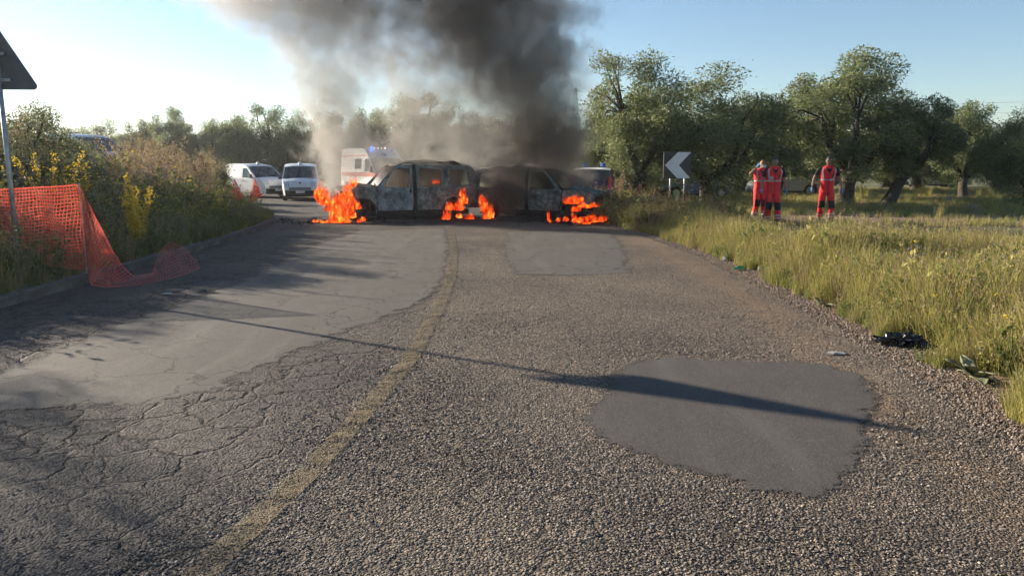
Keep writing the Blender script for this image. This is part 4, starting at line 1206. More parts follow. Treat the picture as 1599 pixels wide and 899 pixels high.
k = NT("pale_ash_edges")
k.surf(k.pbsdf(k.ramp(k.noise(9, 6, 0.7), [(0.36, (0.05, 0.055, 0.052)), (0.5, (0.20, 0.225, 0.215)), (0.66, (0.42, 0.45, 0.43))]), 0.85, k.bump(k.noise(30, 4), 0.6, 0.01)))
M['ashpale'] = k.m
M['rustlip'] = plain("rusted_arch", (0.10, 0.06, 0.035), 0.9, var=0.6, scale=8, bump=0.6)
def burnt_car(root, sx, sz, hw, rake, doorm, seed):
    """hollow shell: panels with empty windows, bare frames inside, wheels down to the rims; nose at +x"""
    def T(l): return [(x * sx + (rake * (z > 0.8) * (x > 0.2) * max(0, x) if rake else 0), z * sz) for x, z in l]
    fw, rw, r = 1.45 * sx, -1.45 * sx, 0.29
    B = Body(hw, 0.98 * sz, 2.25 * sx, -2.2 * sx, 0.17, 0.14, 0.05, 0.045)
    ra = 0.39
    def P(name, poly, holes=(), m=None, off=0.0, dent=0.04, lab=None):
        for sd in (1, -1):
            o = panel(name, B, poly, [list(h) for h in holes], sd, m or M['burnt'], root, off, 0.025, 0.12, dent, seed + len(name))
            if lab and sd == -1: o['label'] = lab
    al = math.asin((0.24 - r) / ra)
    P("front_fender", T([(1.04, 0.22), (1.04, 1.0), (1.6, 0.98), (2.06, 0.87), (2.2, 0.7), (2.2, 0.44)]) + [(fw + ra + 0.02, 0.36)] + arc(fw, r, ra, 0.15, math.pi + 0.1, 12))
    P("front_door", T([(1.0, 0.31), (-0.10, 0.31), (-0.10, 1.66), (0.40, 1.655), (0.62, 1.42), (1.0, 1.01)]), [T([(0.84, 1.02), (-0.02, 0.99), (-0.02, 1.58), (0.40, 1.58), (0.58, 1.38)])], doorm, -0.004, 0.03, "blistered pale front door with empty window")
    P("center_pillar", T([(-0.10, 0.25), (-0.22, 0.25), (-0.22, 1.69), (-0.10, 1.685)]), (), M['soot'], -0.02)
    P("rear_door", T([(-0.22, 0.31), (-0.99, 0.31)]) + [(rw + ra * math.cos(0.45) + 0.02, r + ra * math.sin(0.45))] + T([(-1.15, 0.62), (-1.15, 1.66), (-0.22, 1.68)]), [T([(-0.31, 1.0), (-1.05, 1.02), (-1.04, 1.55), (-0.31, 1.58)])], None, 0.006, 0.03)
    P("rear_quarter", T([(-1.15, 1.66), (-1.15, 0.66)]) + arc(rw, r, ra, 0.75, math.pi - 0.1, 10) + T([(-2.14, 0.34), (-2.2, 0.7), (-2.18, 1.45), (-2.05, 1.66), (-1.7, 1.68)]), [T([(-1.28, 1.04), (-1.93, 1.07), (-1.88, 1.52), (-1.28, 1.55)])])
    def ring(h, g):
        cx_, cz_ = sum(p[0] for p in h) / len(h), sum(p[1] for p in h) / len(h)
        return [(x + math.copysign(g, x - cx_), z + math.copysign(g, z - cz_)) for x, z in h]
    for h_ in (T([(0.84, 1.02), (-0.02, 0.99), (-0.02, 1.58), (0.40, 1.58), (0.58, 1.38)]), T([(-0.31, 1.0), (-1.05, 1.02), (-1.04, 1.55), (-0.31, 1.58)]), T([(-1.28, 1.04), (-1.93, 1.07), (-1.88, 1.52), (-1.28, 1.55)])):
        P("window_frame", ring(h_, 0.028), [h_], M['ashpale'], 0.012, 0.02)
    for x_, z_ in ((-0.02, 0.90), (-0.30, 0.90)):
        P("handle_recess", T([(x_ + 0.02, z_ - 0.05), (x_ - 0.02, z_ - 0.05), (x_ - 0.02, z_ + 0.06), (x_ + 0.02, z_ + 0.06)]), (), M['soot'], 0.012, 0.0)
    for x_ in (fw, rw):
        lip = arc(x_, r, ra + 0.035, 0.1, math.pi - 0.1, 14) + arc(x_, r, ra - 0.005, math.pi - 0.1, 0.1, 14)
        P("arch_lip", lip, (), M['rustlip'], 0.008, 0.0)
    P("door_crease", T([(0.98, 0.62), (-0.08, 0.60), (-0.08, 0.625), (0.98, 0.65)]), (), M['ashpale'], 0.006, 0.02)
    P("sill", T([(1.04, 0.11), (-1.0, 0.11), (-1.0, 0.30), (1.04, 0.30)]), (), M['soot'], -0.01)  # drawn down as a black skirt, added to keep light from under the car
    roof = T([(0.42, 1.68), (0.1, 1.77), (-0.6, 1.82), (-1.5, 1.79), (-2.02, 1.70)])
    sheet("roof", B.sweep(roof, dent=0.07), M['scorchroof'], root, 0.012)
    scr = T([(1.05, 1.03), (0.42, 1.68)])
    for sd in (1, -1):
        sheet("pillar", B.sweep(scr, sd * 0.9, sd * 1.0, 0.0, 3), M['soot'], root, 0.03)
    sheet("hood", B.sweep(T([(2.08, 0.88), (1.75, 0.98), (1.3, 1.05), (1.06, 1.03)]), -0.96, 0.96, 0.01, dent=0.14), M['scorchroof'] if sx > 0.95 else M['burnt'], root, 0.01)
    sheet("nose_panel", B.sweep(T([(2.24, 0.5), (2.26, 0.66), (2.16, 0.8)]), -0.98, 0.98, 0, dent=0.12), M['soot'], root, 0.02)
    sheet("bumper", B.sweep(T([(2.16, 0.2), (2.26, 0.3), (2.27, 0.42)]), -0.9, 0.75, -0.02, dent=0.2), M['soot'], root, 0.02)
    tg = T([(-2.04, 1.69), (-2.16, 1.5), (-2.22, 1.02)])
    for sd in (1, -1): sheet("tailgate_frame", B.sweep(tg, sd * 0.82, sd * 1.0, 0, 4), M['soot'], root, 0.03)
    sheet("tailgate", B.sweep(T([(-2.22, 1.02), (-2.24, 0.6), (-2.2, 0.32)]), dent=0.05), M['burnt'], root, 0.02)
    MB().box((0, 0, 0.21), (3.9 * sx, 2 * hw - 0.24, 0.16)).build("floor_pan", M['soot'], root)  # set low and thick so less light passes beneath
    MB().box((1.05 * sx, 0, 0.62), (0.06, 2 * hw - 0.2, 0.74 * sz)).build("firewall", M['soot'], root)
    e = MB()
    rd = random.Random(seed)
    for q in range(9):
        e.box((rd.uniform(1.25, 2.0) * sx, rd.uniform(-0.5, 0.5), rd.uniform(0.4, 0.68)), (rd.uniform(.2, .5), rd.uniform(.2, .45), rd.uniform(.12, .3)), Matrix.Rotation(rd.uniform(-.4, .4), 3, 'Z'))
    e.build("engine_remains", M['soot'], root)
    for x_ in (0.25, -0.85):
        for sd in (0.4, -0.4):
            s_ = MB(); X_ = x_ * sx
            for dy in (-0.2, 0.2):
                s_.tube([(X_ + 0.25, sd + dy, 0.3), (X_ + 0.25, sd + dy, 0.5), (X_ - 0.2, sd + dy, 0.48), (X_ - 0.38, sd + dy * 0.9, 1.12)], 0.016, 5)
            for h_ in (0.6, 0.78, 0.96, 1.12): s_.tube([(X_ - 0.2 - 0.18 * (h_ - 0.48) / 0.64, sd - 0.2, h_), (X_ - 0.2 - 0.18 * (h_ - 0.48) / 0.64, sd + 0.2, h_)], 0.012, 5)
            for h_ in (0.2, 0.05, -0.1): s_.tube([(X_ + h_, sd - 0.2, 0.49), (X_ + h_, sd + 0.2, 0.49)], 0.012, 5)
            s_.tube([(X_ - 0.38, sd - 0.1, 1.12), (X_ - 0.4, sd - 0.08, 1.3), (X_ - 0.4, sd + 0.08, 1.3), (X_ - 0.38, sd + 0.1, 1.12)], 0.01, 5)
            s_.build("seat_frame", M['soot'], root)
    sw = MB()
    ring = [(0.72 * sx - 0.08 * math.sin(a), 0.38 + 0.17 * math.cos(a), 0.98 * sz + 0.15 * math.sin(a)) for a in np.linspace(0, 2 * math.pi, 17)]
    sw.tube(ring, 0.014, 6, False); sw.tube([(0.72 * sx, 0.38, 0.98 * sz), (1.02 * sx, 0.38, 0.85 * sz)], 0.02, 6); sw.tube([ring[0], ring[8]], 0.01, 5)
    sw.build("steering_wheel", M['soot'], root)
    for x_ in (fw, rw):
        for sd in (1, -1):
            w_ = MB().lathe([(0.001, sd * 0.03), (0.07, sd * 0.035), (0.09, sd * 0.0), (0.19, sd * 0.02), (0.215, sd * 0.07), (0.245, sd * 0.085), (0.245, -sd * 0.08), (0.2, -sd * 0.09)], 22, 'Y')
            w_.lathe([(0.247, -0.07), (0.268, -0.03), (0.272, 0.02), (0.25, 0.075)], 22, 'Y')
            o = w_.build("wheel", M['soot'], root, True); o.location = (x_, sd * (hw - 0.13), 0.29)
    return B
A24 = math.atan2(-0.407, -0.914)
cl_ = Vector((-3.12, 22.72, 0)) + Vector((-0.407, 0.914, 0)) * 0.85      # centre of the wheelbase, near-side track to middle
car_l = empty("burnt_van", (cl_.x, cl_.y, -0.02), A24, "burnt out tall grey van facing left with burning nose", "van", "burnt cars blocking the road")
burnt_car(car_l, 1.0, 1.0, 0.86, 0.0, M['burntdoor'], 3.0)
A25 = math.atan2(-0.43, 0.9)
cr_ = Vector((0.58, 23.15, 0)) + Vector((0.43, 0.9, 0)) * 0.8
car_r = empty("burnt_car", (cr_.x, cr_.y, -0.02), A25, "burnt out lower grey car facing right under the black smoke", "car", "burnt cars blocking the road")
burnt_car(car_r, 0.94, 0.925, 0.81, 0.10, None, 11.0)
# ================================================================== people
M['skin'] = plain("skin", (0.30, 0.165, 0.11), 0.55, var=0.12, scale=12)
M['red'] = plain("red_uniform_cloth", (0.78, 0.022, 0.022), 0.75, var=0.25, scale=7, bump=0.5, bscale=22)
M['redvest'] = plain("fluorescent_red_vest", (0.85, 0.022, 0.026), 0.7, var=0.15, scale=8, bump=0.5, bscale=18)
M['navycloth'] = plain("dark_navy_cloth", (0.014, 0.016, 0.024), 0.85)
M['blackcloth'] = plain("black_knee_patch", (0.012, 0.012, 0.013), 0.8)
M['reflect'] = plain("reflective_tape", (0.45, 0.38, 0.38), 0.45, var=0.1)
M['bluenitrile'] = plain("blue_gloves", (0.07, 0.28, 0.55), 0.45, var=0.15)
M['hairdark'] = plain("dark_grey_hair", (0.045, 0.042, 0.04), 0.7, scale=40)
M['hairred'] = plain("auburn_hair", (0.17, 0.06, 0.025), 0.6, scale=40)
M['lensdark'] = plain("dark_sunglasses", (0.01, 0.01, 0.012), 0.15)
M['maskwhite'] = plain("white_mask", (0.7, 0.7, 0.7), 0.8, var=0.05)
M['jeans'] = plain("dark_trousers", (0.02, 0.022, 0.03), 0.85)

def skin_mesh(name, verts, edges, radii, sub=1, root=0):
    me = bpy.data.meshes.new(name); me.from_pydata([tuple(v) for v in verts], edges, [])
    o = bpy.data.objects.new(name, me); col.objects.link(o)
    md = o.modifiers.new("skin", 'SKIN'); md.use_smooth_shade = True
    for i, r in enumerate(radii):
        sv_ = me.skin_vertices[0].data[i]; sv_.radius = (r, r) if not isinstance(r, tuple) else r; sv_.use_root = (i == root)
    s = o.modifiers.new("sub", 'SUBSURF'); s.levels = sub; s.render_levels = sub
    dg = bpy.context.evaluated_depsgraph_get()
    out = bpy.data.meshes.new_from_object(o.evaluated_get(dg), depsgraph=dg)
    bpy.data.objects.remove(o); out.name = name
    out.polygons.foreach_set("use_smooth", [True] * len(out.polygons))
    return out
def merge(name, meshes):
    bm = bmesh.new()
    for m_ in meshes: bm.from_mesh(m_)
    me = bpy.data.meshes.new(name); bm.to_mesh(me); bm.free()
    me.polygons.foreach_set("use_smooth", [True] * len(me.polygons))
    return me
def hand_mesh(wrist, d, side, fwd):
    """palm and five bent fingers of different lengths, hanging along d; the thumb leaves the side of the palm"""
    d = Vector(d).normalized(); fwd = Vector(fwd); f = (fwd - d * fwd.dot(d)).normalized(); s = d.cross(f)
    w = Vector(wrist)
    V = [w, w + d * 0.045, w + d * 0.085]; E = [(0, 1), (1, 2)]; Rr = [0.026, (0.040, 0.022), (0.038, 0.019)]
    for q, (o_, L) in enumerate(((-0.030, 0.060), (-0.010, 0.074), (0.011, 0.070), (0.031, 0.054))):
        b = len(V)
        k0 = w + d * 0.09 + f * -o_; k1 = k0 + d * L * 0.5 + s * side * 0.008; k2 = k1 + d * L * 0.4 + s * side * 0.022
        V += [k0, k1, k2]; E += [(2, b), (b, b + 1), (b + 1, b + 2)]; Rr += [0.0095, 0.009, 0.0075]
    b = len(V)
    t0 = w + d * 0.035 + f * 0.036; t1 = t0 + d * 0.03 + f * 0.022; t2 = t1 + d * 0.03 + f * 0.006
    V += [t0, t1, t2]; E += [(1, b), (b, b + 1), (b + 1, b + 2)]; Rr += [0.012, 0.010, 0.008]
    return skin_mesh("hand", V, E, Rr, 1)
def head_mesh(c, turn=0.0):
    bm = bmesh.new(); bmesh.ops.create_uvsphere(bm, u_segments=22, v_segments=16, radius=1.0)
    for v in bm.verts:
        x, y, z = v.co
        ny_ = -y                                   # the face looks along -y
        sx_ = 0.076 * (1 - 0.20 * max(0, -z) ** 1.5); sy_ = 0.096 * (1 - 0.10 * max(0, -z)); 
        p = Vector((x * sx_, y * sy_, z * 0.118))
        if ny_ > 0.55:
            nose = math.exp(-((x) / 0.2) ** 2 - ((z + 0.15) / 0.22) ** 2); p.y -= 0.022 * nose
            for e in (-0.38, 0.38): p.y += 0.010 * math.exp(-((x - e) / 0.18) ** 2 - ((z - 0.08) / 0.13) ** 2)
            p.y += 0.006 * math.exp(-(x / 0.35) ** 2 - ((z + 0.47) / 0.05) ** 2)
            p.y -= 0.006 * math.exp(-(x / 0.3) ** 2 - ((z + 0.58) / 0.08) ** 2) + 0.010 * math.exp(-(x / 0.3) ** 2 - ((z + 0.85) / 0.15) ** 2)
        if abs(x) > 0.9: p.x += math.copysign(0.012, x) * math.exp(-((z + 0.05) / 0.25) ** 2 - ((y) / 0.25) ** 2)
        v.co = Matrix.Rotation(turn, 3, 'Z') @ p + Vector(c)
    me = bpy.data.meshes.new("head"); bm.to_mesh(me); bm.free(); return me
def cap(name, c, m, parent, turn, zcut, scale=1.08, back=0.0):
    bm = bmesh.new(); bmesh.ops.create_uvsphere(bm, u_segments=20, v_segments=14, radius=1.0)
    for v in bm.verts:
        x, y, z = v.co
        j = 1 + 0.03 * fbm(x * 5, y * 5, z * 5)
        v.co = Matrix.Rotation(turn, 3, 'Z') @ Vector((x * 0.079 * scale * j, y * 0.098 * scale * j + 0.006, z * 0.12 * scale * j)) + Vector(c)
    rm = [f_ for f_ in bm.faces if (f_.calc_center_median().z - c[2]) < zcut + back * ((Matrix.Rotation(-turn, 3, 'Z') @ (f_.calc_center_median() - Vector(c))).y) * -4]
    bmesh.ops.delete(bm, geom=rm, context='FACES')
    me = bpy.data.meshes.new(name); bm.to_mesh(me); bm.free()
    o = link(name, me, m, parent); me.polygons.foreach_set("use_smooth", [True] * len(me.polygons)); return o

def person(root, J, st):
    """J: joints (person faces -y); st: style"""
    J = {k_: Vector(v) for k_, v in J.items()}
    pel, chest, neck, head = J['pel'], J['chest'], J['neck'], J['head']
    V = [pel, pel.lerp(chest, 0.5), chest - Vector((0, 0, 0.03)), neck, head - Vector((0, 0, 0.05))]; E = [(0, 1), (1, 2), (2, 3), (3, 4)]; Rr = [(0.125, 0.10), (0.115, 0.09), (0.135, 0.10), 0.052, 0.055]
    arms = {}
    for s_ in ('l', 'r'):
        b = len(V)
        V += [J['sh' + s_], J['el' + s_], J['wr' + s_]]; E += [(2, b), (b, b + 1), (b + 1, b + 2)]; Rr += [0.060, 0.043, 0.029]
        V += [J['hip' + s_], J['kn' + s_], J['an' + s_], J['an' + s_] + Vector((0, -0.10, -0.05))]; b += 3
        E += [(0, b), (b, b + 1), (b + 1, b + 2), (b + 2, b + 3)]; Rr += [0.085, 0.058, 0.042, 0.035]
    turn = st.get('turn', 0)
    body = merge("body", [skin_mesh("b", V, E, Rr, 1), head_mesh(head, turn)])
    link("body", body, M['skin'], root)
    # trousers
    V = [pel + Vector((0, 0, 0.06)), pel + Vector((0, 0, -0.03))]; E = [(0, 1)]; Rr = [(0.165, 0.125), (0.165, 0.125)]
    for s_ in ('l', 'r'):
        b = len(V); hip, kn, an = J['hip' + s_], J['kn' + s_], J['an' + s_]
        V += [hip + Vector((0, 0, -0.05)), hip.lerp(kn, 0.5), kn, kn.lerp(an, 0.5), an + (kn - an).normalized() * 0.05]
        E += [(1, b), (b, b + 1), (b + 1, b + 2), (b + 2, b + 3), (b + 3, b + 4)]; Rr += [0.110, 0.105, 0.088, 0.085, 0.082]
    tr = link("trousers", skin_mesh("trousers", V, E, Rr, 2), st['trousers'], root)
    for s_ in ('l', 'r'):
        kn, an, hip = J['kn' + s_], J['an' + s_], J['hip' + s_]
        d = (kn - an).normalized()
        if st.get('uniform'):
            for q, (t, hgt) in enumerate(((0.24, 0.035), (0.40, 0.035))):
                c0 = an + (kn - an) * t
                MB().tube([c0 - d * hgt / 2, c0 + d * hgt / 2], 0.0905, 14, False).build("reflective_band", M['reflect'], tr, True)
            # knee patch: front part of a ring round the knee
            mb = MB(); rows = []
            for t in np.linspace(-0.09, 0.12, 6):
                dd = d if t < 0 else (hip - kn).normalized()
                c0 = kn + dd * t
                rows.append([c0 + Vector((0.094 * math.sin(a), -0.096 * math.cos(a), 0)) for a in np.linspace(-1.0, 1.0, 7)])
            v_ = [p for r_ in rows for p in r_]; f_ = [(i * 7 + j, i * 7 + j + 1, (i + 1) * 7 + j + 1, (i + 1) * 7 + j) for i in range(5) for j in range(6)]
            mb.add(v_, f_).build("knee_patch", M['blackcloth'], tr, True)
        bt = skin_mesh("boot", [an + Vector((0, 0.02, 0.10)), an + Vector((0, 0.02, -0.02)), an + Vector((0, -0.06, -0.045)), an + Vector((0, -0.17, -0.055))], [(0, 1), (1, 2), (2, 3)], [0.062, 0.058, 0.050, 0.042], 1)
        link("boot", bt, M['blackcloth'], root)
    # torso garment: rings
    ax = chest - pel
    prof = [(-0.12, 0.185, 0.145), (0.0, 0.18, 0.14), (0.12, 0.172, 0.135), (0.26, 0.185, 0.14), (0.38, 0.205, 0.145), (0.47, 0.215, 0.138), (0.545, 0.20, 0.125), (0.585, 0.15, 0.105), (0.615, 0.10, 0.088), (0.64, 0.075, 0.075)]
    def tp(h, a, o=0.0):
        rx = np.interp(h, [p[0] for p in prof], [p[1] for p in prof]) + o; ry = np.interp(h, [p[0] for p in prof], [p[2] for p in prof]) + o
        c0 = pel + ax * (h / 0.5)
        sh = st.get('yaw', 0)
        w_ = 0.012 * fbm(math.cos(a) * 2 + c0.x * 9, h * 9, math.sin(a) * 2)
        return c0 + Matrix.Rotation(sh, 3, 'Z') @ Vector(((rx + w_) * math.sin(a), -(ry + w_) * math.cos(a), 0))
    hs = np.linspace(-0.12, 0.64, 19); na = 28
    v_ = [tp(h, 2 * math.pi * q / na) for h in hs for q in range(na)]
    f_ = [(i * na + q, i * na + (q + 1) % na, (i + 1) * na + (q + 1) % na, (i + 1) * na + q) for i in range(len(hs) - 1) for q in range(na)]
    vest = MB().add(v_, f_).build("vest" if st.get('uniform') else "jacket", st['top'], root, True)
    def strip(name, fn, n, m, par):
        a_ = [fn(t)[0] for t in np.linspace(0, 1, n)]; b_ = [fn(t)[1] for t in np.linspace(0, 1, n)]
        MB().add(a_ + b_, [(i, i + 1, n + i + 1, n + i) for i in range(n - 1)]).build(name, m, par, True)
    if st.get('uniform'):
        strip("reflective_band", lambda t: (tp(0.213, 2 * math.pi * t, 0.006), tp(0.252, 2 * math.pi * t, 0.006)), 29, M['reflect'], vest)
        for sg in (-1, 1):
            strip("reflective_band", lambda t: (tp(lerp(0.255, 0.565, t), sg * (0.66 + 0.12 * t), 0.007), tp(lerp(0.255, 0.565, t), sg * (0.84 + 0.16 * t), 0.007)), 8, M['reflect'], vest)
        # dark shirt showing in the V neck
        strip("collar", lambda t: (tp(lerp(0.43, 0.63, t), -0.03 - 0.6 * t, 0.005), tp(lerp(0.43, 0.63, t), 0.03 + 0.6 * t, 0.005)), 8, M['navycloth'], vest)
        strip("zip", lambda t: (tp(lerp(-0.1, 0.43, t), -0.025, 0.007), tp(lerp(-0.1, 0.43, t), 0.025, 0.007)), 10, M['blackcloth'], vest)
        if st.get('badge'):
            strip("badge", lambda t: (tp(lerp(0.27, 0.36, t), -0.62, 0.009), tp(lerp(0.27, 0.36, t), -0.22, 0.009)), 4, M['reflect'], vest)
        strip("radio", lambda t: (tp(lerp(0.31, 0.40, t), 0.42, 0.02), tp(lerp(0.31, 0.40, t), 0.62, 0.02)), 4, M['blackcloth'], vest)
    for s_, sg in (('l', 1), ('r', -1)):
        sh, el, wr = J['sh' + s_], J['el' + s_], J['wr' + s_]
        k_ = st.get('sleeve', 0.75)
        pts = [sh + Vector((-sg * 0.05, 0, 0.01)), sh, sh.lerp(el, k_ * 0.6), sh.lerp(el, min(1, k_))]
        rr_ = [0.075, 0.074, 0.068, 0.066]
        if k_ > 1: pts.append(el.lerp(wr, k_ - 1)); rr_.append(0.055)
        link("sleeve", skin_mesh("sleeve", pts, [(i, i + 1) for i in range(len(pts) - 1)], rr_, 1), st['sleeves'], root)
        d = (wr - el).normalized()
        if ('hd' + s_) in J: d = J['hd' + s_]
        hm = hand_mesh(wr, d, sg, st.get('handfwd', (0, -1, 0)))
        h_ = link("glove" if st.get('uniform') else "hand", hm, M['bluenitrile'] if st.get('uniform') else M['skin'], root)
        if st.get('uniform'):
            pass
    cap("hair", head + Vector((0, 0, 0.004)), st['hair'], root, turn, 0.03 if not st.get('long') else -0.02, 1.05, 0.10)
    rt = Matrix.Rotation(turn, 3, 'Z')
    if st.get('glasses'):
        g_ = MB()
        for sg in (-1, 1): g_.box(head + rt @ Vector((sg * 0.033, -0.093, 0.012)), (0.052, 0.012, 0.034), rt)
        g_.box(head + rt @ Vector((0, -0.097, 0.018)), (0.03, 0.006, 0.008), rt)
        for sg in (-1, 1): g_.box(head + rt @ Vector((sg * 0.074, -0.045, 0.015)), (0.005, 0.10, 0.009), rt)
        g_.build("sunglasses", M['lensdark'], root)
    if st.get('mask'):
        mb = MB(); v_ = []
        for i, z in enumerate(np.linspace(-0.09, -0.015, 6)):
            for a in np.linspace(-1.15, 1.15, 9):
                v_.append(head + rt @ Vector((0.082 * math.sin(a) * (1 + z * 1.5), -(0.108 - 0.15 * abs(z + 0.045)) * math.cos(a), z)))
        mb.add(v_, [(i * 9 + j, i * 9 + j + 1, (i + 1) * 9 + j + 1, (i + 1) * 9 + j) for i in range(5) for j in range(8)]).build("face_mask", M['maskwhite'], root, True)
    if st.get('phone') is not None:
        pass
UNI = dict(uniform=True, trousers=M['red'], top=M['redvest'], sleeves=M['navycloth'], hair=M['hairdark'])
GP = "rescuers walking on the grass"
# front left rescuer, mid-stride
J1 = dict(pel=(0, 0.0, 0.95), chest=(0.0, -0.03, 1.42), neck=(0, -0.03, 1.52), head=(0.0, -0.06, 1.655),
          shr=(-0.20, -0.02, 1.45), elr=(-0.285, 0.02, 1.19), wrr=(-0.315, -0.09, 0.97), shl=(0.20, -0.03, 1.45), ell=(0.285, 0.06, 1.19), wrl=(0.335, 0.02, 0.94),
          hipr=(-0.095, 0, 0.90), knr=(-0.115, -0.10, 0.50), anr=(-0.115, 0.10, 0.10), hipl=(0.095, 0, 0.90), knl=(0.105, -0.10, 0.50), anl=(0.115, -0.26, 0.09))
X1, Y1 = G(1204, 354, 0.04)
p1 = empty("person", (X1, Y1, gz(X1, Y1)), R(-8), "person in red uniform and vest mid-stride, dark hair, in front of another", "person", GP)
person(p1, J1, dict(UNI, badge=True, turn=0.15))
J2 = dict(pel=(0, 0.0, 0.97), chest=(0.01, -0.03, 1.45), neck=(0.01, -0.03, 1.56), head=(0.0, -0.06, 1.695),
          shr=(-0.205, -0.02, 1.49), elr=(-0.33, 0.06, 1.24), wrr=(-0.385, -0.04, 1.0), shl=(0.215, -0.02, 1.49), ell=(0.335, 0.04, 1.22), wrl=(0.375, -0.06, 0.96),
          hipr=(-0.10, 0, 0.92), knr=(-0.12, -0.06, 0.51), anr=(-0.13, 0.12, 0.10), hipl=(0.10, 0, 0.92), knl=(0.12, -0.12, 0.52), anl=(0.125, -0.22, 0.09))
X2, Y2 = G(1287, 350, 0.04)
p2 = empty("person", (X2, Y2, gz(X2, Y2)), R(-12), "person in red uniform and sunglasses walking alone on the right, arms held out", "person", GP)
person(p2, J2, dict(UNI, glasses=True, turn=0.1))
J3 = dict(pel=(0, 0, 0.93), chest=(0, -0.02, 1.38), neck=(0, -0.02, 1.48), head=(0.03, -0.04, 1.61),
          shr=(-0.18, -0.01, 1.42), elr=(-0.36, -0.08, 1.33), wrr=(-0.19, -0.13, 1.52), hdr=(0.6, 0.25, 0.75), shl=(0.18, -0.01, 1.42), ell=(0.26, 0.04, 1.17), wrl=(0.28, -0.06, 0.95),
          hipr=(-0.09, 0, 0.88), knr=(-0.10, -0.06, 0.49), anr=(-0.10, 0.10, 0.10), hipl=(0.09, 0, 0.88), knl=(0.10, -0.08, 0.49), anl=(0.10, -0.16, 0.09))
X3, Y3 = G(1184, 345, 0.04)
p3 = empty("person", (X3, Y3, gz(X3, Y3)), R(5), "person in red uniform behind the front rescuer, gloved hand raised to the ear", "person", GP)
person(p3, J3, dict(UNI, glasses=True, mask=True, hair=M['hairred'], long=True, sleeves=M['red'], turn=0.25))
X4, Y4 = PX(357, 300, 41)[0], 41.0
p4 = empty("person", (X4, Y4, max(0, gz(X4, Y4))), R(20), "person in dark clothes standing left of the farther white van", "person")
J4 = dict(J1); J4.update(anr=(-0.11, 0.03, 0.10), anl=(0.11, 0.0, 0.09), knr=(-0.11, -0.02, 0.5), knl=(0.11, -0.02, 0.5))
person(p4, J4, dict(trousers=M['jeans'], top=M['navycloth'], sleeves=M['navycloth'], sleeve=1.8, hair=M['hairdark']))
# ================================================================== signs, nets, litter and single plants
M['galv'] = plain("galvanised_steel", (0.33, 0.34, 0.35), 0.45, 0.7, var=0.25, scale=12)
M['signback'] = plain("grey_sign_back", (0.075, 0.085, 0.09), 0.6, 0.1, var=0.3, scale=5)
M['signblack'] = plain("black_sign_face", (0.012, 0.012, 0.014), 0.4, var=0.3)
M['signwhite'] = plain("white_chevron_sheeting", (0.62, 0.64, 0.64), 0.35, var=0.08)
def prism(poly, th, m, name, parent, axis_y=0.0, bev=0.0):
    n = len(poly)
    v = [(x, axis_y - th / 2, z) for x, z in poly] + [(x, axis_y + th / 2, z) for x, z in poly]
    f = [tuple(range(n)), tuple(range(2 * n - 1, n - 1, -1))] + [(i, (i + 1) % n, (i + 1) % n + n, i + n) for i in range(n)]
    return MB().add(v, f).build(name, m, parent)
# triangular warning sign, seen from the back
sg = empty("triangular_sign", (-6.72, 10.0, gz(-6.72, 10.0)), R(4), "triangular road sign seen from behind on steel post, left edge", "road sign")
zb_ = 2.63 - gz(-6.72, 10.0)
tri = []
for cx, cz, a0 in ((0.40, zb_ + 0.05, -90), (0.0, zb_ + 0.735, 30), (-0.40, zb_ + 0.05, 150)):
    tri += [(cx + 0.05 * math.cos(R(a0 + q * 20)), cz + 0.05 * math.sin(R(a0 + q * 20))) for q in range(7)]
prism(tri, 0.012, M['signback'], "plate", sg)
front = [(x * 0.96, zb_ + 0.25 + (z - zb_ - 0.25) * 0.96) for x, z in tri]
prism(front, 0.004, M['orange_red'], "face", sg, 0.009)
MB().tube([(0, -0.04, -0.3), (0, -0.04, zb_ + 0.6)], 0.030, 12).build("post", M['galv'], sg, True)
for z_ in (0.12, 0.45): MB().box((0, -0.03, zb_ + z_), (0.30 if z_ < 0.3 else 0.2, 0.035, 0.035)).build("bracket", M['galv'], sg)
for z_ in (0.12, 0.45):
    for x_ in (-0.05, 0.05): MB().lathe([(0.001, -0.062), (0.012, -0.06), (0.012, -0.045)], 8, 'Y', (x_, 0, zb_ + z_)).build("bolt", M['galv'], sg)
# chevron sign on two posts
x0, Y_, z1_ = PX(1037, 237, 26.4); x1 = PX(1082, 237, 26.4)[0]; z0_ = PX(1037, 279, 26.4)[2]
chv = empty("chevron_sign", ((x0 + x1) / 2 - 0.03, 26.4, gz((x0 + x1) / 2, 26.4)), R(12), "black square sign with white chevron pointing left on two posts", "road sign")
hw_ = (x1 - x0) / 2 * 1.02; zt = z1_ - chv.location.z; zl = z0_ - chv.location.z
prism([(-hw_, zl), (hw_, zl), (hw_, zt), (-hw_, zt)], 0.05, M['signblack'], "board", chv)
mz = (zl + zt) / 2
prism([(-hw_ * 0.92, mz), (hw_ * 0.02, zt - 0.012), (hw_ * 0.97, zt - 0.012), (hw_ * 0.10, mz), (hw_ * 0.97, zl + 0.012), (hw_ * 0.02, zl + 0.012)], 0.006, M['signwhite'], "chevron", chv, -0.029)
for x_ in (-hw_ * 0.42, hw_ * 0.62): MB().tube([(x_, 0.055, -0.3), (x_, 0.055, zt - 0.05)], 0.03, 10).build("post", M['galv'], chv, True)
for z_ in (0.25, 0.75): MB().box((0, 0.035, lerp(zl, zt, z_)), (hw_ * 1.9, 0.02, 0.04)).build("bracket", M['galv'], chv)

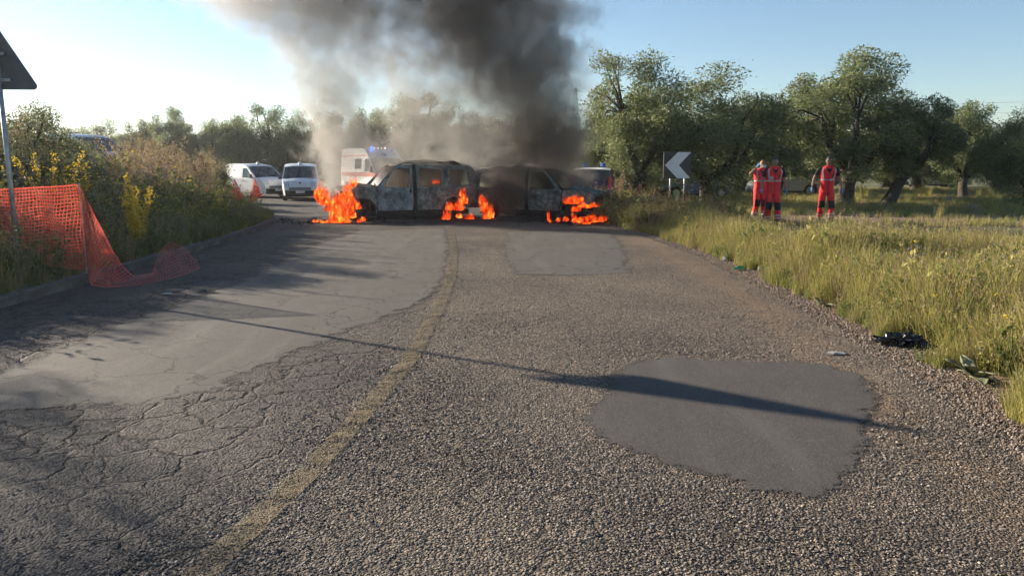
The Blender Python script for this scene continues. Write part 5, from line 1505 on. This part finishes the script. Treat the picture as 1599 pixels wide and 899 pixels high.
# orange plastic mesh
k = NT("orange_plastic_mesh")
c = k.ramp(k.noise(3, 4), [(0.3, (0.68, 0.07, 0.05)), (0.7, (0.85, 0.15, 0.11))])
p = k.pbsdf(c, 0.45); t_ = k.n("BsdfTranslucent", {"Color": c}).outputs[0]
M['net'] = k.surf(k.n("MixShader", {0: 0.4, 1: p, 2: t_}).outputs[0])
def net(name, cols, nv, cell, label, parent=None, fold=0.0, wd=0.009):
    """cols: (u, top, bottom) guide columns; strands of a plastic mesh laid over the surface between them"""
    us = [c_[0] for c_ in cols]
    Tt = np.array([c_[1] for c_ in cols]); Bb = np.array([c_[2] for c_ in cols])
    def S(u, v):
        a = np.array([np.interp(u, us, Tt[:, i]) for i in range(3)]); b = np.array([np.interp(u, us, Bb[:, i]) for i in range(3)])
        p = b * (1 - v) + a * v
        w_ = fold * (math.sin(u * 9 + v * 2.5) * 0.5 + fbm(u * 2.5, v * 2.5, 3.0)) * (0.35 + 0.65 * math.sin(math.pi * min(1, max(0, v))))
        return Vector((p[0] + 0.4 * w_, p[1] + w_, max(0.016, p[2] + 0.4 * w_ * (p[2] > 0.1)) if p[1] else p[2]))
    nu = int((us[-1] - us[0]) / cell)
    gridp = [[S(us[0] + (us[-1] - us[0]) * i / nu, j / nv) for j in range(nv + 1)] for i in range(nu + 1)]
    mb = MB()
    def ribbon(pts, w_, ref):
        v = []
        for i, p in enumerate(pts):
            d = pts[min(i + 1, len(pts) - 1)] - pts[max(i - 1, 0)]
            s_ = ref[i]
            s_ = s_.normalized() * w_ / 2 if s_.length > 1e-6 else Vector((0, 0, w_ / 2))
            v += [p - s_, p + s_]
        mb.add(v, [(2 * i, 2 * i + 1, 2 * i + 3, 2 * i + 2) for i in range(len(pts) - 1)])
    for i in range(nu + 1):
        ref = [gridp[min(i + 1, nu)][j] - gridp[max(i - 1, 0)][j] for j in range(nv + 1)]
        ribbon(gridp[i], wd, ref)
    for j in range(nv + 1):
        ref = [gridp[i][min(j + 1, nv)] - gridp[i][max(j - 1, 0)] for i in range(nu + 1)]
        ribbon([gridp[i][j] for i in range(nu + 1)], wd * (2.0 if j in (0, nv) else 1.2), ref)
    o = mb.build(name, M['net'], parent)
    if parent is None: tag(o, label, "safety net", "orange plastic nets")
    return o
def w3(px, py, Y): return PX(px, py, Y)
nroot = empty("safety_net", (-6.0, 10.3, gz(-6.1, 10.3)), 0, "orange plastic mesh fence sagging from a stake down onto the road", "safety net", "orange plastic nets")
nroot_loc = Vector(nroot.location)
cols = [(0.0, w3(-190, 300, 9.7), (*w3(-190, 300, 9.7)[:2], 0.35)), (1.5, w3(0, 296, 10.0), (*w3(0, 296, 10.0)[:2], 0.30)), (2.1, w3(60, 293, 10.15), (*w3(55, 293, 10.15)[:2], 0.28)), (2.75, w3(122, 289, 10.3), (*w3(118, 289, 10.25)[:2], 0.22)),
        (3.0, w3(146, 332, 10.25), w3(135, 415, 10.1)), (3.45, w3(176, 394, 10.25), (-5.75, 9.95, 0.03)), (3.9, w3(207, 432, 10.3), (-5.5, 9.85, 0.02)), (4.2, (-5.12, 10.5, 0.12), (-5.2, 10.0, 0.02)), (4.7, w3(245, 396, 11.8), (-5.0, 10.55, 0.02)), (5.2, w3(266, 377, 12.2), (-4.95, 11.1, 0.03)), (5.6, w3(291, 392, 12.4), (-5.0, 11.7, 0.02))]
lc = [(u, tuple(Vector(t) - nroot_loc), tuple(Vector(b) - nroot_loc)) for u, t, b in cols]
for part_, nv_, cl_u, fo in ((lc[:6], 24, 0.047, 0.05), (lc[5:], 11, 0.05, 0.09)):
    o = net("mesh_sheet", part_, nv_, cl_u, "", nroot, fo)
    for v in o.data.vertices: v.co.z = max(v.co.z, 0.014 - nroot_loc.z)     # lies on the road
st_ = w3(122, 287, 10.33)
MB().tube([tuple(Vector((st_[0], st_[1], 0.0)) - nroot_loc), tuple(Vector((st_[0], st_[1] + 0.02, st_[2] + 0.01)) - nroot_loc)], 0.012, 8).build("stake", M['galv'], nroot)
for cx, cy_, Y, wpx, hpx, l in ((324, 290, 19.5, 16, 42, "narrow scrap of orange net in the yellow flowers"), (366, 279, 21.5, 26, 36, "peaked scrap of orange net left of the white vans"), (398, 279, 21.8, 20, 34, "scrap of orange net nearest to the white vans")):
    a, b, c_ = w3(cx - wpx / 2, cy_ + hpx, Y), w3(cx, cy_, Y), w3(cx + wpx / 2, cy_ + hpx * 0.8, Y)
    m1 = w3(cx - wpx / 3, cy_ + hpx * 1.05, Y + 0.1); m2 = w3(cx + wpx / 3, cy_ + hpx, Y + 0.1)
    am_ = lambda p, q, t: tuple(lerp(p[i], q[i], t) for i in range(3))
    r_ = empty("net_scrap", (b[0], b[1], gz(b[0], b[1])), 0, l, "safety net", "orange plastic nets"); L_ = Vector(r_.location)
    s_ = lambda p: tuple(Vector(p) - L_)
    net("mesh_sheet", [(0, s_(am_(a, b, 0.25)), s_(a)), (0.25, s_(b), s_(m1)), (0.4, s_(am_(b, c_, 0.2)), s_(am_(m1, m2, 0.5))), (0.65, s_(am_(b, c_, 0.7)), s_(c_))], 14, 0.045, "", r_, 0.06, 0.016)
    MB().tube([(0, 0.04, -0.1), (0, 0.04, b[2] - L_.z)], 0.01, 6).build("stake", M['galv'], r_)

# crumpled black plastic bag
def crumple(name, loc, dim, m, seed, sub=4, amp=0.45, cat=None, label=None, rz=0):
    bm = bmesh.new(); bmesh.ops.create_icosphere(bm, subdivisions=sub, radius=1.0)
    for v in bm.verts:
        p = v.co.copy()
        r_ = 1 + amp * (abs(fbm(p.x * 2.2 + seed, p.y * 2.2, p.z * 2.2, 5)) * 1.6 - 0.5)
        v.co = Vector((p.x * dim[0] * r_, p.y * dim[1] * r_, max(-0.25, p.z) * dim[2] * r_))
    me = bpy.data.meshes.new(name); bm.to_mesh(me); bm.free()
    o = link(name, me, m); o.location = loc; o.rotation_euler = (0, 0, rz); tag(o, label, cat); return o
M['bag'] = plain("black_bin_bag", (0.013, 0.014, 0.017), 0.25, var=0.4)
M['litterw'] = plain("white_litter", (0.42, 0.42, 0.40), 0.6, var=0.15)
M['litterg'] = plain("green_litter", (0.08, 0.33, 0.16), 0.4, var=0.15)
x_, y_ = G(1412, 541); crumple("plastic_bag", (x_, y_, 0.03), (0.20, 0.09, 0.09), M['bag'], 3.3, 4, 0.7, "bag", "crumpled black plastic bag at the edge of the gravel shoulder", -0.5)
x_, y_ = G(1189, 425); crumple("litter", (x_, y_, 0.03), (0.07, 0.05, 0.05), M['litterw'], 8.3, 3, 0.7, "litter", "crumpled white litter in the grass beside the gravel")
x_, y_ = G(1131, 408); crumple("litter", (x_, y_, 0.04), (0.035, 0.03, 0.055), M['litterw'], 5.1, 3, 0.6, "litter", "upright white cup-like litter farthest along the verge")
x_, y_ = G(1155, 422); crumple("litter", (x_, y_, 0.03), (0.10, 0.04, 0.04), M['litterg'], 1.7, 3, 0.6, "litter", "green piece of litter between two white scraps on verge")
x_, y_ = G(1306, 553); crumple("litter", (x_, y_, 0.012), (0.075, 0.045, 0.012), M['litterw'], 9.7, 3, 0.6, "litter", "flat white scrap lying on the asphalt above the dark patch")
x_, y_ = G(262, 842 - 382); crumple("litter", (x_, y_, 0.014), (0.07, 0.03, 0.014), M['litterw'], 2.7, 3, 0.6, "litter", "small white scrap near the left kerb")

# woolly broad-leaved plants at the right verge
M['mullein'] = leafmat("woolly_leaf", (0.17, 0.185, 0.10), (0.36, 0.35, 0.23), 0.2, 0.9)
def broad_leaf(L, W, rise, curl, seed):
    V = []; F = []; ns, nw = 9, 6
    for i in range(ns + 1):
        t = i / ns
        w_ = W * (math.sin(math.pi * t ** 0.75) ** 0.8) * 0.5 + 0.006
        x = L * (t - 0.12 * curl * t * t); z = L * (rise * t - curl * t * t)
        for j in range(nw + 1):
            s_ = j / nw * 2 - 1
            V.append((x, s_ * w_, z + 0.22 * w_ * s_ * s_ + 0.016 * fbm(t * 4 + seed, s_ * 3, seed)))
    for i in range(ns):
        for j in range(nw): a = i * (nw + 1) + j; F.append((a, a + 1, a + nw + 2, a + nw + 1))
    me = mesh("leaf", V, F, True)
    at = me.attributes.new("tone", 'FLOAT', 'POINT'); at.data.foreach_set("value", [random.uniform(0.3, 0.9)] * len(V))
    bm = bmesh.new(); bm.from_mesh(me); bmesh.ops.solidify(bm, geom=list(bm.faces), thickness=0.004); bm.to_mesh(me); bm.free()
    me.polygons.foreach_set("use_smooth", [True] * len(me.polygons))
    return me
def mullein(px, py, n, size, label, seed):
    rd = random.Random(seed); x_, y_ = G(px, py)
    r_ = empty("broad_leaved_plant", (x_, y_, gz(x_, y_) - 0.01), 0, label, "plant", "woolly plants on the right verge")
    for q in range(n):
        o = link("leaf", broad_leaf(size * rd.uniform(0.7, 1.1), size * rd.uniform(0.38, 0.5), rd.uniform(0.45, 1.3) if q > 1 else 0.12, rd.uniform(0.3, 0.6), q + seed), M['mullein'], r_)
        o.rotation_euler = (rd.uniform(-.2, .2), 0, q * 6.283 / n + rd.uniform(-.3, .3)); o.location = (0, 0, 0.01)
mullein(1522, 592, 9, 0.25, "woolly plant with broad pale leaves beside the black bag", 5)
mullein(1285, 478, 5, 0.20, "small broad-leaved plant at the gravel edge, far from the bag", 9)
# rusty dock in seed, tall onion stalks, tall yellow spikes
def big_spike(name, px, py, Y, hpx, n, m, seedm, ss, label, seed, spread=0.16, dens=60):
    rs = np.random.default_rng(seed)
    x_, _, zt_ = PX(px, py, Y); z0 = gz(x_, Y); h = zt_ - z0
    r_ = empty(name, (x_, Y, z0 - 0.02), 0, label, "plant")
    V, F, T, tips = blades(rs, n, h / 1.05, spread * h * 0.3, 0.014, 4, 0.12, spread)
    link("stems", join("stems", [((V, F, T), 0)], [m]), None, r_)
    Vb = V.reshape(n, 5, 2, 3).mean(2); q = dens * n; st = rs.integers(0, n, q); t = 1.2 + rs.random(q) * 2.79; s = t.astype(int); fr = (t - s)[:, None]
    P = Vb[st, s] * (1 - fr) + Vb[st, s + 1] * fr + rs.normal(size=(q, 3)) * ss * 0.9
    link("flowers", join("flowers", [(blobs(rs, P, ss, 2, 1.2), 0)], [seedm]), None, r_)
    return r_
big_spike("yellow_flowering_plant", 82, 232, 12.5, 60, 10, M['grassgreen'], M['yellow'], 0.034, "pale yellow flowering plant above orange net, widest of the two", 61, 0.30, 110)
big_spike("yellow_flowering_plant", 207, 250, 13.0, 60, 6, M['grassgreen'], M['yellow'], 0.036, "slender bright yellow flowering plant right of the orange net", 62, 0.10, 170)
big_spike("dock_plant", 1492, 425, 7.4, 60, 6, M['straw'], M['rusty'], 0.02, "rusty brown seed plant in the right verge grass", 63, 0.22, 80)
big_spike("dock_plant", 965, 262, 24.8, 60, 9, M['straw'], M['straw'], 0.05, "tall pale seed plant between burnt car and chevron sign", 64, 0.2, 60)
M['umbel'] = leafmat("pale_flower_head", (0.30, 0.27, 0.24), (0.42, 0.38, 0.34), 0.3, 0.8)
for px, py, Y, lean, l in ((1483, 308, 15.5, 0.02, "tall stalk with round pale head, straight, right of verge"), (1522, 320, 15.5, -0.25, "tall stalk with round pale head, leaning, near right edge")):
    x_, _, zt_ = PX(px, py, Y); z0 = gz(x_, Y); h = zt_ - z0
    r_ = empty("seed_head_stalk", (x_ + lean * h, Y, z0 - 0.02), 0, l, "plant")
    MB().tube([(0, 0, 0), (-lean * h * 0.4, 0, h * 0.5), (-lean * h, 0, h)], [0.008, 0.007, 0.005], 6).build("stem", M['grass'], r_)
    rs = np.random.default_rng(int(px)); d = rs.normal(size=(160, 3)); d /= np.linalg.norm(d, axis=1)[:, None]
    link("seed_head", join("seed_head", [(blobs(rs, d * 0.035 + np.array([-lean * h, 0, h]), 0.018, 2), 0)], [M['umbel']]), None, r_)

# burnt debris on the road round the cars
rd = random.Random(4)
deb = [stone_mesh("debris", 80 + i, 0.35) for i in range(4)]
for m_ in deb: m_.materials.append(M['soot'])
n = 420
x = np.concatenate([rng.normal(-5.6, 0.8, 150), rng.normal(2.2, 0.8, 150), rng.uniform(-5, 2, 120)]); y = np.concatenate([rng.normal(21.9, 0.5, 150), rng.normal(21.9, 0.5, 150), rng.uniform(21.3, 23, 120)])
scatter("burnt_debris", np.stack([x, y, np.full(n, 0.02)], 1), rng.random((n, 3)) * 6.28, 0.015 + 0.06 * rng.random(n) ** 3, rng.integers(0, 4, n), deb)

# pylon and wires far away
M['steel'] = plain("distant_steel", (0.16, 0.17, 0.18), 0.6, 0.3)
xp, Yp, zp = PX(899, 138, 210)
py_ = empty("power_pylon", (xp, 210, 0), 0.3, "distant lattice power pylon beside the smoke column", "pylon")
t_ = MB()
for sx_ in (-1, 1):
    for sy_ in (-1, 1): t_.tube([(sx_ * 2.2, sy_ * 2.2, 0), (sx_ * 0.6, sy_ * 0.6, zp * 0.75), (0.1 * sx_, 0.1 * sy_, zp)], 0.06, 5)
t_.build("tower_legs", M['steel'], py_)
br = MB()
for q in range(9):
    z0, z1 = zp * q / 10, zp * (q + 1) / 10; a = lerp(2.2, 0.6, min(1, z0 / zp / 0.75)); b = lerp(2.2, 0.6, min(1, z1 / zp / 0.75))
    for sy_ in (-1, 1):
        br.tube([(-a, sy_ * a, z0), (b, sy_ * b, z1)], 0.035, 4); br.tube([(a, sy_ * a, z0), (-b, sy_ * b, z1)], 0.035, 4)
br.build("bracing", M['steel'], py_)
for z_, w_ in ((0.72, 4.0), (0.84, 3.4), (0.95, 2.6)):
    MB().tube([(-w_, 0, zp * z_), (0, 0, zp * z_ + 0.8), (w_, 0, zp * z_)], 0.06, 5).build("cross_arm", M['steel'], py_)
for i, (z_, l) in enumerate(((0.72, "lowest power line crossing the sky on the right"), (0.84, "middle power line crossing the sky on the right"), (0.95, "topmost power line crossing the sky on the right"))):
    pts = [(xp + 3 + t * 190, 210 - 40 * t, zp * z_ - 4 * 4.5 * t * (1 - t)) for t in np.linspace(0, 1, 14)]
    o = MB().tube(pts, 0.03, 4).build("power_line", M['steel']); tag(o, l, "power line", "wires of the pylon")
# ================================================================== fire
k = NT("flames")
sv_ = k.n("Mapping", {"Vector": k.obj(), "Scale": (1.0, 1.0, 0.55)}).outputs[0]
f1 = k.noise(8.0, 5, 0.68, vec=sv_, dist=0.8)
cc = k.ramp(f1, [(0.38, (0.06, 0.003, 0.001)), (0.45, (0.5, 0.018, 0.002)), (0.52, (1.1, 0.07, 0.005)), (0.59, (1.9, 0.30, 0.025)), (0.66, (3.2, 1.1, 0.15))])
em = k.n("Emission", {"Color": cc, "Strength": 0.55}).outputs[0]
tn = k.n("Attribute", attribute_name="tone").outputs["Fac"]
an = k.noise(9.0, 6, 0.72, vec=k.n("Mapping", {"Vector": k.obj(), "Scale": (1, 1, 0.45), "Location": (3, 1, 7)}).outputs[0], dist=0.9)
al = k.mapr(k.math('ADD', an, k.math('MULTIPLY', k.math('SUBTRACT', tn, 0.5), 0.38)), 0.40, 0.66, 0.0, 0.42)
M['flame'] = k.surf(k.n("MixShader", {0: al, 1: k.n("BsdfTransparent").outputs[0], 2: em}).outputs[0])
def tongue(base, h, w, rd, sway=0.25):
    base = Vector(base); ns, na = 12, 9
    ph = rd.uniform(0, 6.28); lean = Vector((rd.uniform(-0.25, 0.1), rd.uniform(-0.15, 0.15), 0)) * h
    sd = rd.uniform(0, 50)
    V = []; F = []
    for i in range(ns + 1):
        t = i / ns
        r = w * 0.5 * (math.sin(math.pi * min(1, (0.18 + 0.82 * t))) ** 0.75 if t < 1 else 0) * (1.15 - 0.5 * t) + 0.002
        c = base + lean * t + Vector((sway * w * math.sin(ph + t * 5.5) * t, sway * w * 0.6 * math.cos(ph * 1.7 + t * 4.5) * t, h * t))
        for q in range(na):
            a = 6.283 * q / na
            rr = r * (1 + 0.55 * fbm(math.cos(a) * 1.6 + sd, math.sin(a) * 1.6, t * 4.5 + sd))
            V.append(c + Vector((rr * math.cos(a), rr * math.sin(a), 0.12 * h * fbm(a, t * 3, sd))))
    for i in range(ns):
        for q in range(na): F.append((i * na + q, i * na + (q + 1) % na, (i + 1) * na + (q + 1) % na, (i + 1) * na + q))
    return V, F
def fire(label, items, seed):
    """items: (px, py base, Y, height px, width px) measured in the photograph, each a tongue of flame with smaller ones round it"""
    rd = random.Random(seed)
    c0 = PX(items[0][0], items[0][1], items[0][2])
    r_ = empty("fire", (c0[0], c0[1], 0), 0, label, "fire", "fires on the burnt cars")
    for px, py, Y, h, w in items:
        b = Vector(PX(px, py, Y)); b.z = max(b.z, 0.02); s = Y / 1150.0
        mb = MB()
        for q in range(18):
            kx = rd.uniform(-0.5, 0.5) if q else 0; f_ = 0.9 if q == 0 else rd.uniform(0.3, 0.85)
            mb.add(*tongue(b + Vector((kx * w * s, rd.uniform(-0.3, 0.3) * w * s, 0)) - Vector((c0[0], c0[1], 0)), h * s * f_, min(w * s * (0.7 if q == 0 else rd.uniform(0.18, 0.5)), h * s * rd.uniform(0.22, 0.6)), rd))
        o = mb.build("flame", M['flame'], r_, True)
        nvt = len(mb.v); at = o.data.attributes.new("tone", 'FLOAT', 'POINT')
        at.data.foreach_set("value", [(1 - ((i % 117) // 9) / 12.0) ** 0.7 for i in range(nvt)])
fire("large fire engulfing the nose of left burnt van", [(532, 346, 21.5, 60, 24), (520, 330, 21.6, 34, 22), (508, 320, 21.9, 44, 14), (500, 316, 22.0, 40, 12), (545, 340, 21.5, 42, 16), (538, 318, 21.8, 38, 26), (556, 326, 21.9, 22, 12), (552, 296, 22.6, 28, 12), (546, 300, 22.7, 20, 10), (525, 348, 21.2, 26, 22), (540, 350, 21.2, 22, 16), (512, 349, 21.2, 8, 24), (497, 347, 21.4, 6, 16), (496, 309, 22.2, 20, 9)], 1)
fire("small flames licking ground beside left van's front wheel", [(561, 348, 21.3, 8, 6), (567, 345, 21.4, 11, 6)], 2)
fire("fire curling round the rear wheel of left burnt van", [(698, 343, 22.55, 24, 9), (704, 328, 22.7, 20, 12), (716, 328, 22.8, 26, 15), (725, 318, 22.9, 26, 9), (722, 306, 22.9, 16, 8), (697, 343, 22.5, 9, 14), (733, 343, 22.7, 12, 12), (718, 340, 22.6, 12, 8)], 3)
fire("tall flame at the rear wheel of right burnt car", [(762, 341, 22.9, 34, 14), (757, 330, 22.9, 28, 10), (752, 314, 23.0, 16, 7), (766, 340, 22.8, 20, 10), (757, 342, 22.8, 8, 8)], 4)
fire("low spreading fire at the nose of right burnt car", [(893, 318, 21.8, 18, 20), (903, 316, 21.7, 16, 18), (900, 330, 21.4, 14, 12), (909, 324, 21.4, 12, 12), (928, 323, 21.4, 11, 12), (918, 325, 21.3, 9, 9), (899, 347, 20.9, 20, 10), (908, 347, 20.9, 13, 12), (916, 347, 20.9, 16, 11), (925, 347, 20.9, 17, 12), (934, 346, 20.9, 14, 16), (941, 345, 20.9, 13, 10), (884, 345, 21.2, 12, 7), (872, 346, 21.2, 10, 6), (857, 344, 21.4, 24, 4), (859, 347, 21.3, 7, 4), (915, 351, 20.8, 5, 24)], 5)
fire("faint flame inside the cabin of left burnt van", [(678, 287, 23.6, 9, 6), (684, 286, 23.6, 10, 5)], 6)

# ================================================================== smoke
ZT = 15.0
def smoke(name, label, rows, cy0, ky, albedo, dens, warp, fine, lo, hi, seed, step=0.9, domain_pad=1.2):
    """rows: (row in the photograph or None, z, centre px, half-width px, density); a leaning, billowing column"""
    st = []
    for row, z, px, hwp, D in rows:
        zz = PX(800, row, cy0)[2] if row is not None else z
        x = (px - 799.5) / 1150.0 * cy0
        st.append((zz, x, hwp / 1150.0 * cy0, D))
    st.sort()
    k = NT(name + "_material")
    sep = k.n("SeparateXYZ", {0: k.obj()}); X, Y, Z = sep.outputs
    zn = k.math('DIVIDE', Z, ZT)
    rp = k.ramp(zn, [(max(0, s[0] / ZT), ((s[1] + 12) / 20.0, s[2] / 6.0, s[3])) for s in st])
    sc = k.n("SeparateColor", {0: rp})
    cx = k.math('SUBTRACT', k.math('MULTIPLY', sc.outputs[0], 20.0), 12.0); Rr = k.math('MULTIPLY', sc.outputs[1], 6.0); D = sc.outputs[2]
    off = k.n("Mapping", {"Vector": k.obj(), "Location": (seed, seed * 0.7, -seed)}).outputs[0]
    nz = k.n("SeparateColor", {0: k.noise(0.55, 3, 0.55, vec=off, out=1)})
    nw = k.n("SeparateColor", {0: k.noise(1.9, 3, 0.6, vec=off, out=1)})
    w2 = lambda i: k.math('MULTIPLY', k.math('SUBTRACT', nw.outputs[i], 0.5), 1.0)
    dx = k.math('MULTIPLY', k.math('ADD', k.math('SUBTRACT', nz.outputs[0], 0.5), w2(0)), k.math('MULTIPLY', Rr, warp))
    dy = k.math('MULTIPLY', k.math('ADD', k.math('SUBTRACT', nz.outputs[1], 0.5), w2(1)), k.math('MULTIPLY', Rr, warp))
    u = k.math('DIVIDE', k.math('ADD', k.math('SUBTRACT', X, cx), dx), Rr)
    v = k.math('DIVIDE', k.math('ADD', k.math('SUBTRACT', Y, cy0), dy), k.math('MULTIPLY', Rr, ky))
    r = k.math('SQRT', k.math('ADD', k.math('MULTIPLY', u, u), k.math('MULTIPLY', v, v)))
    base = k.mapr(r, 1.1, 0.35, 0.0, 1.0, 'SMOOTHSTEP')
    nd = k.noise(fine, 6, 0.62, vec=off, dist=0.5)
    billow = k.mapr(k.math('ADD', nd, k.math('MULTIPLY', k.math('SUBTRACT', base, 0.5), 0.25)), lo, hi)
    den = k.math('MULTIPLY', k.math('MULTIPLY', base, billow), k.math('MULTIPLY', D, dens))
    k.vol(k.n("VolumePrincipled", {"Color": (*albedo, 1), "Density": den, "Anisotropy": 0.35}).outputs[0])
    k.m.cycles.volume_step_rate = step
    # the domain: a hull of rings that just holds the column
    mb = MB(); na = 14; V = []; F = []
    for z, x, rr, D_ in st:
        for q in range(na):
            a = 6.283 * q / na; V.append((x + rr * domain_pad * math.cos(a) * 1.15, cy0 + max(0.4, rr * ky * domain_pad) * 1.15 * math.sin(a), z))
    for i in range(len(st) - 1):
        for q in range(na): F.append((i * na + q, i * na + (q + 1) % na, (i + 1) * na + (q + 1) % na, (i + 1) * na + q))
    F.append(tuple(range(na - 1, -1, -1))); F.append(tuple((len(st) - 1) * na + q for q in range(na)))
    o = mb.add(V, F).build(name, k.m); tag(o, label, "smoke", None, "stuff")
    return o
smoke("dark_smoke_column", "thick black brown smoke column rising from the right burnt car",
      [(325, 0, 902, 22, 0.8), (290, 0, 888, 46, 1.0), (250, 0, 868, 72, 1.0), (200, 0, 845, 94, 0.85), (150, 0, 826, 116, 0.66), (100, 0, 812, 136, 0.54), (50, 0, 792, 158, 0.46), (0, 0, 772, 185, 0.42), (None, 9.0, 720, 220, 0.5), (None, 12.0, 640, 260, 0.25), (None, 14.0, 600, 270, 0.0)],
      23.4, 0.7, (0.42, 0.38, 0.345), 2.6, 0.9, 1.35, 0.40, 0.56, 3.0, 0.6)
smoke("grey_smoke_column", "thinner grey smoke column rising from the left burnt van",
      [(325, 0, 515, 24, 0.5), (300, 0, 532, 46, 0.7), (260, 0, 556, 84, 1.0), (215, 0, 542, 76, 0.95), (170, 0, 524, 72, 0.95), (130, 0, 526, 86, 0.8), (90, 0, 524, 104, 0.65), (45, 0, 505, 150, 0.48), (0, 0, 478, 205, 0.42), (None, 9.0, 420, 250, 0.45), (None, 12.0, 330, 280, 0.0)],
      23.2, 0.75, (0.52, 0.505, 0.49), 1.45, 1.0, 1.5, 0.43, 0.60, 8.0, 0.6)
smoke("thin_smoke_veil", "thin pale smoke drifting over the roofs between both columns",
      [(296, 0, 700, 130, 0.6), (255, 0, 712, 150, 1.0), (215, 0, 720, 150, 0.9), (160, 0, 705, 150, 0.9), (100, 0, 680, 170, 1.0), (50, 0, 660, 190, 1.0), (0, 0, 630, 220, 1.0), (None, 9.0, 580, 260, 0.6), (None, 12.0, 520, 300, 0.0)],
      23.9, 0.4, (0.50, 0.48, 0.46), 1.05, 0.7, 1.3, 0.35, 0.64, 15.0)
smoke("low_dark_smoke", "low dark smoke hanging where the two burnt cars meet",
      [(338, 0, 790, 26, 0.5), (315, 0, 792, 46, 1.0), (285, 0, 792, 56, 1.0), (255, 0, 800, 66, 0.8), (225, 0, 815, 70, 0.5), (195, 0, 825, 70, 0.0)],
      22.7, 0.5, (0.30, 0.27, 0.245), 2.4, 0.7, 1.5, 0.38, 0.62, 21.0, 0.6)
# smoke filling the two cabins
for root_, l, w_, x0, x1, z0, z1, s_ in ((car_l, "brown smoke filling the cabin of the left burnt van", 0.7, -2.0, 0.6, 0.7, 1.62, 4.0), (car_r, "dark smoke filling the cabin of the right burnt car", 0.64, -1.85, 0.6, 0.65, 1.48, 6.0)):
    k = NT("cabin_smoke_material")
    d = k.mapr(k.noise(1.6, 5, 0.6, vec=k.n("Mapping", {"Vector": k.obj(), "Location": (s_, 2, 0)}).outputs[0]), 0.3, 0.6, 0.25, 1.6)
    k.vol(k.n("VolumePrincipled", {"Color": (0.34, 0.28, 0.23, 1), "Density": k.math('MULTIPLY', d, 1.3)}).outputs[0])
    o = MB().box(((x0 + x1) / 2, 0, (z0 + z1) / 2), (x1 - x0, 2 * w_, z1 - z0)).build("cabin_smoke", k.m)
    o.matrix_world = Matrix.Translation(root_.location) @ Matrix.Rotation(root_.rotation_euler.z, 4, 'Z')
    tag(o, l, "smoke", None, "stuff")
# ================================================================== slight haze round the whole scene, added to lighten its left side like glare
hz0 = (float(gx[0]) - 2, float(gy[0]) - 2, -1.3); hz1 = (float(gx[-1]) + 2, float(gy[-1]) + 2, 27.5)
hz = MB().box(tuple((a + b) / 2 for a, b in zip(hz0, hz1)), tuple(b - a for a, b in zip(hz0, hz1))).build("haze", None)
k = NT("glare_haze")
k.vol(k.n("VolumePrincipled", {"Color": (0.85, 0.88, 0.93, 1), "Density": 0.0006, "Anisotropy": 0.6}).outputs[0])
hz.data.materials.append(k.m); tag(hz, kind="stuff")
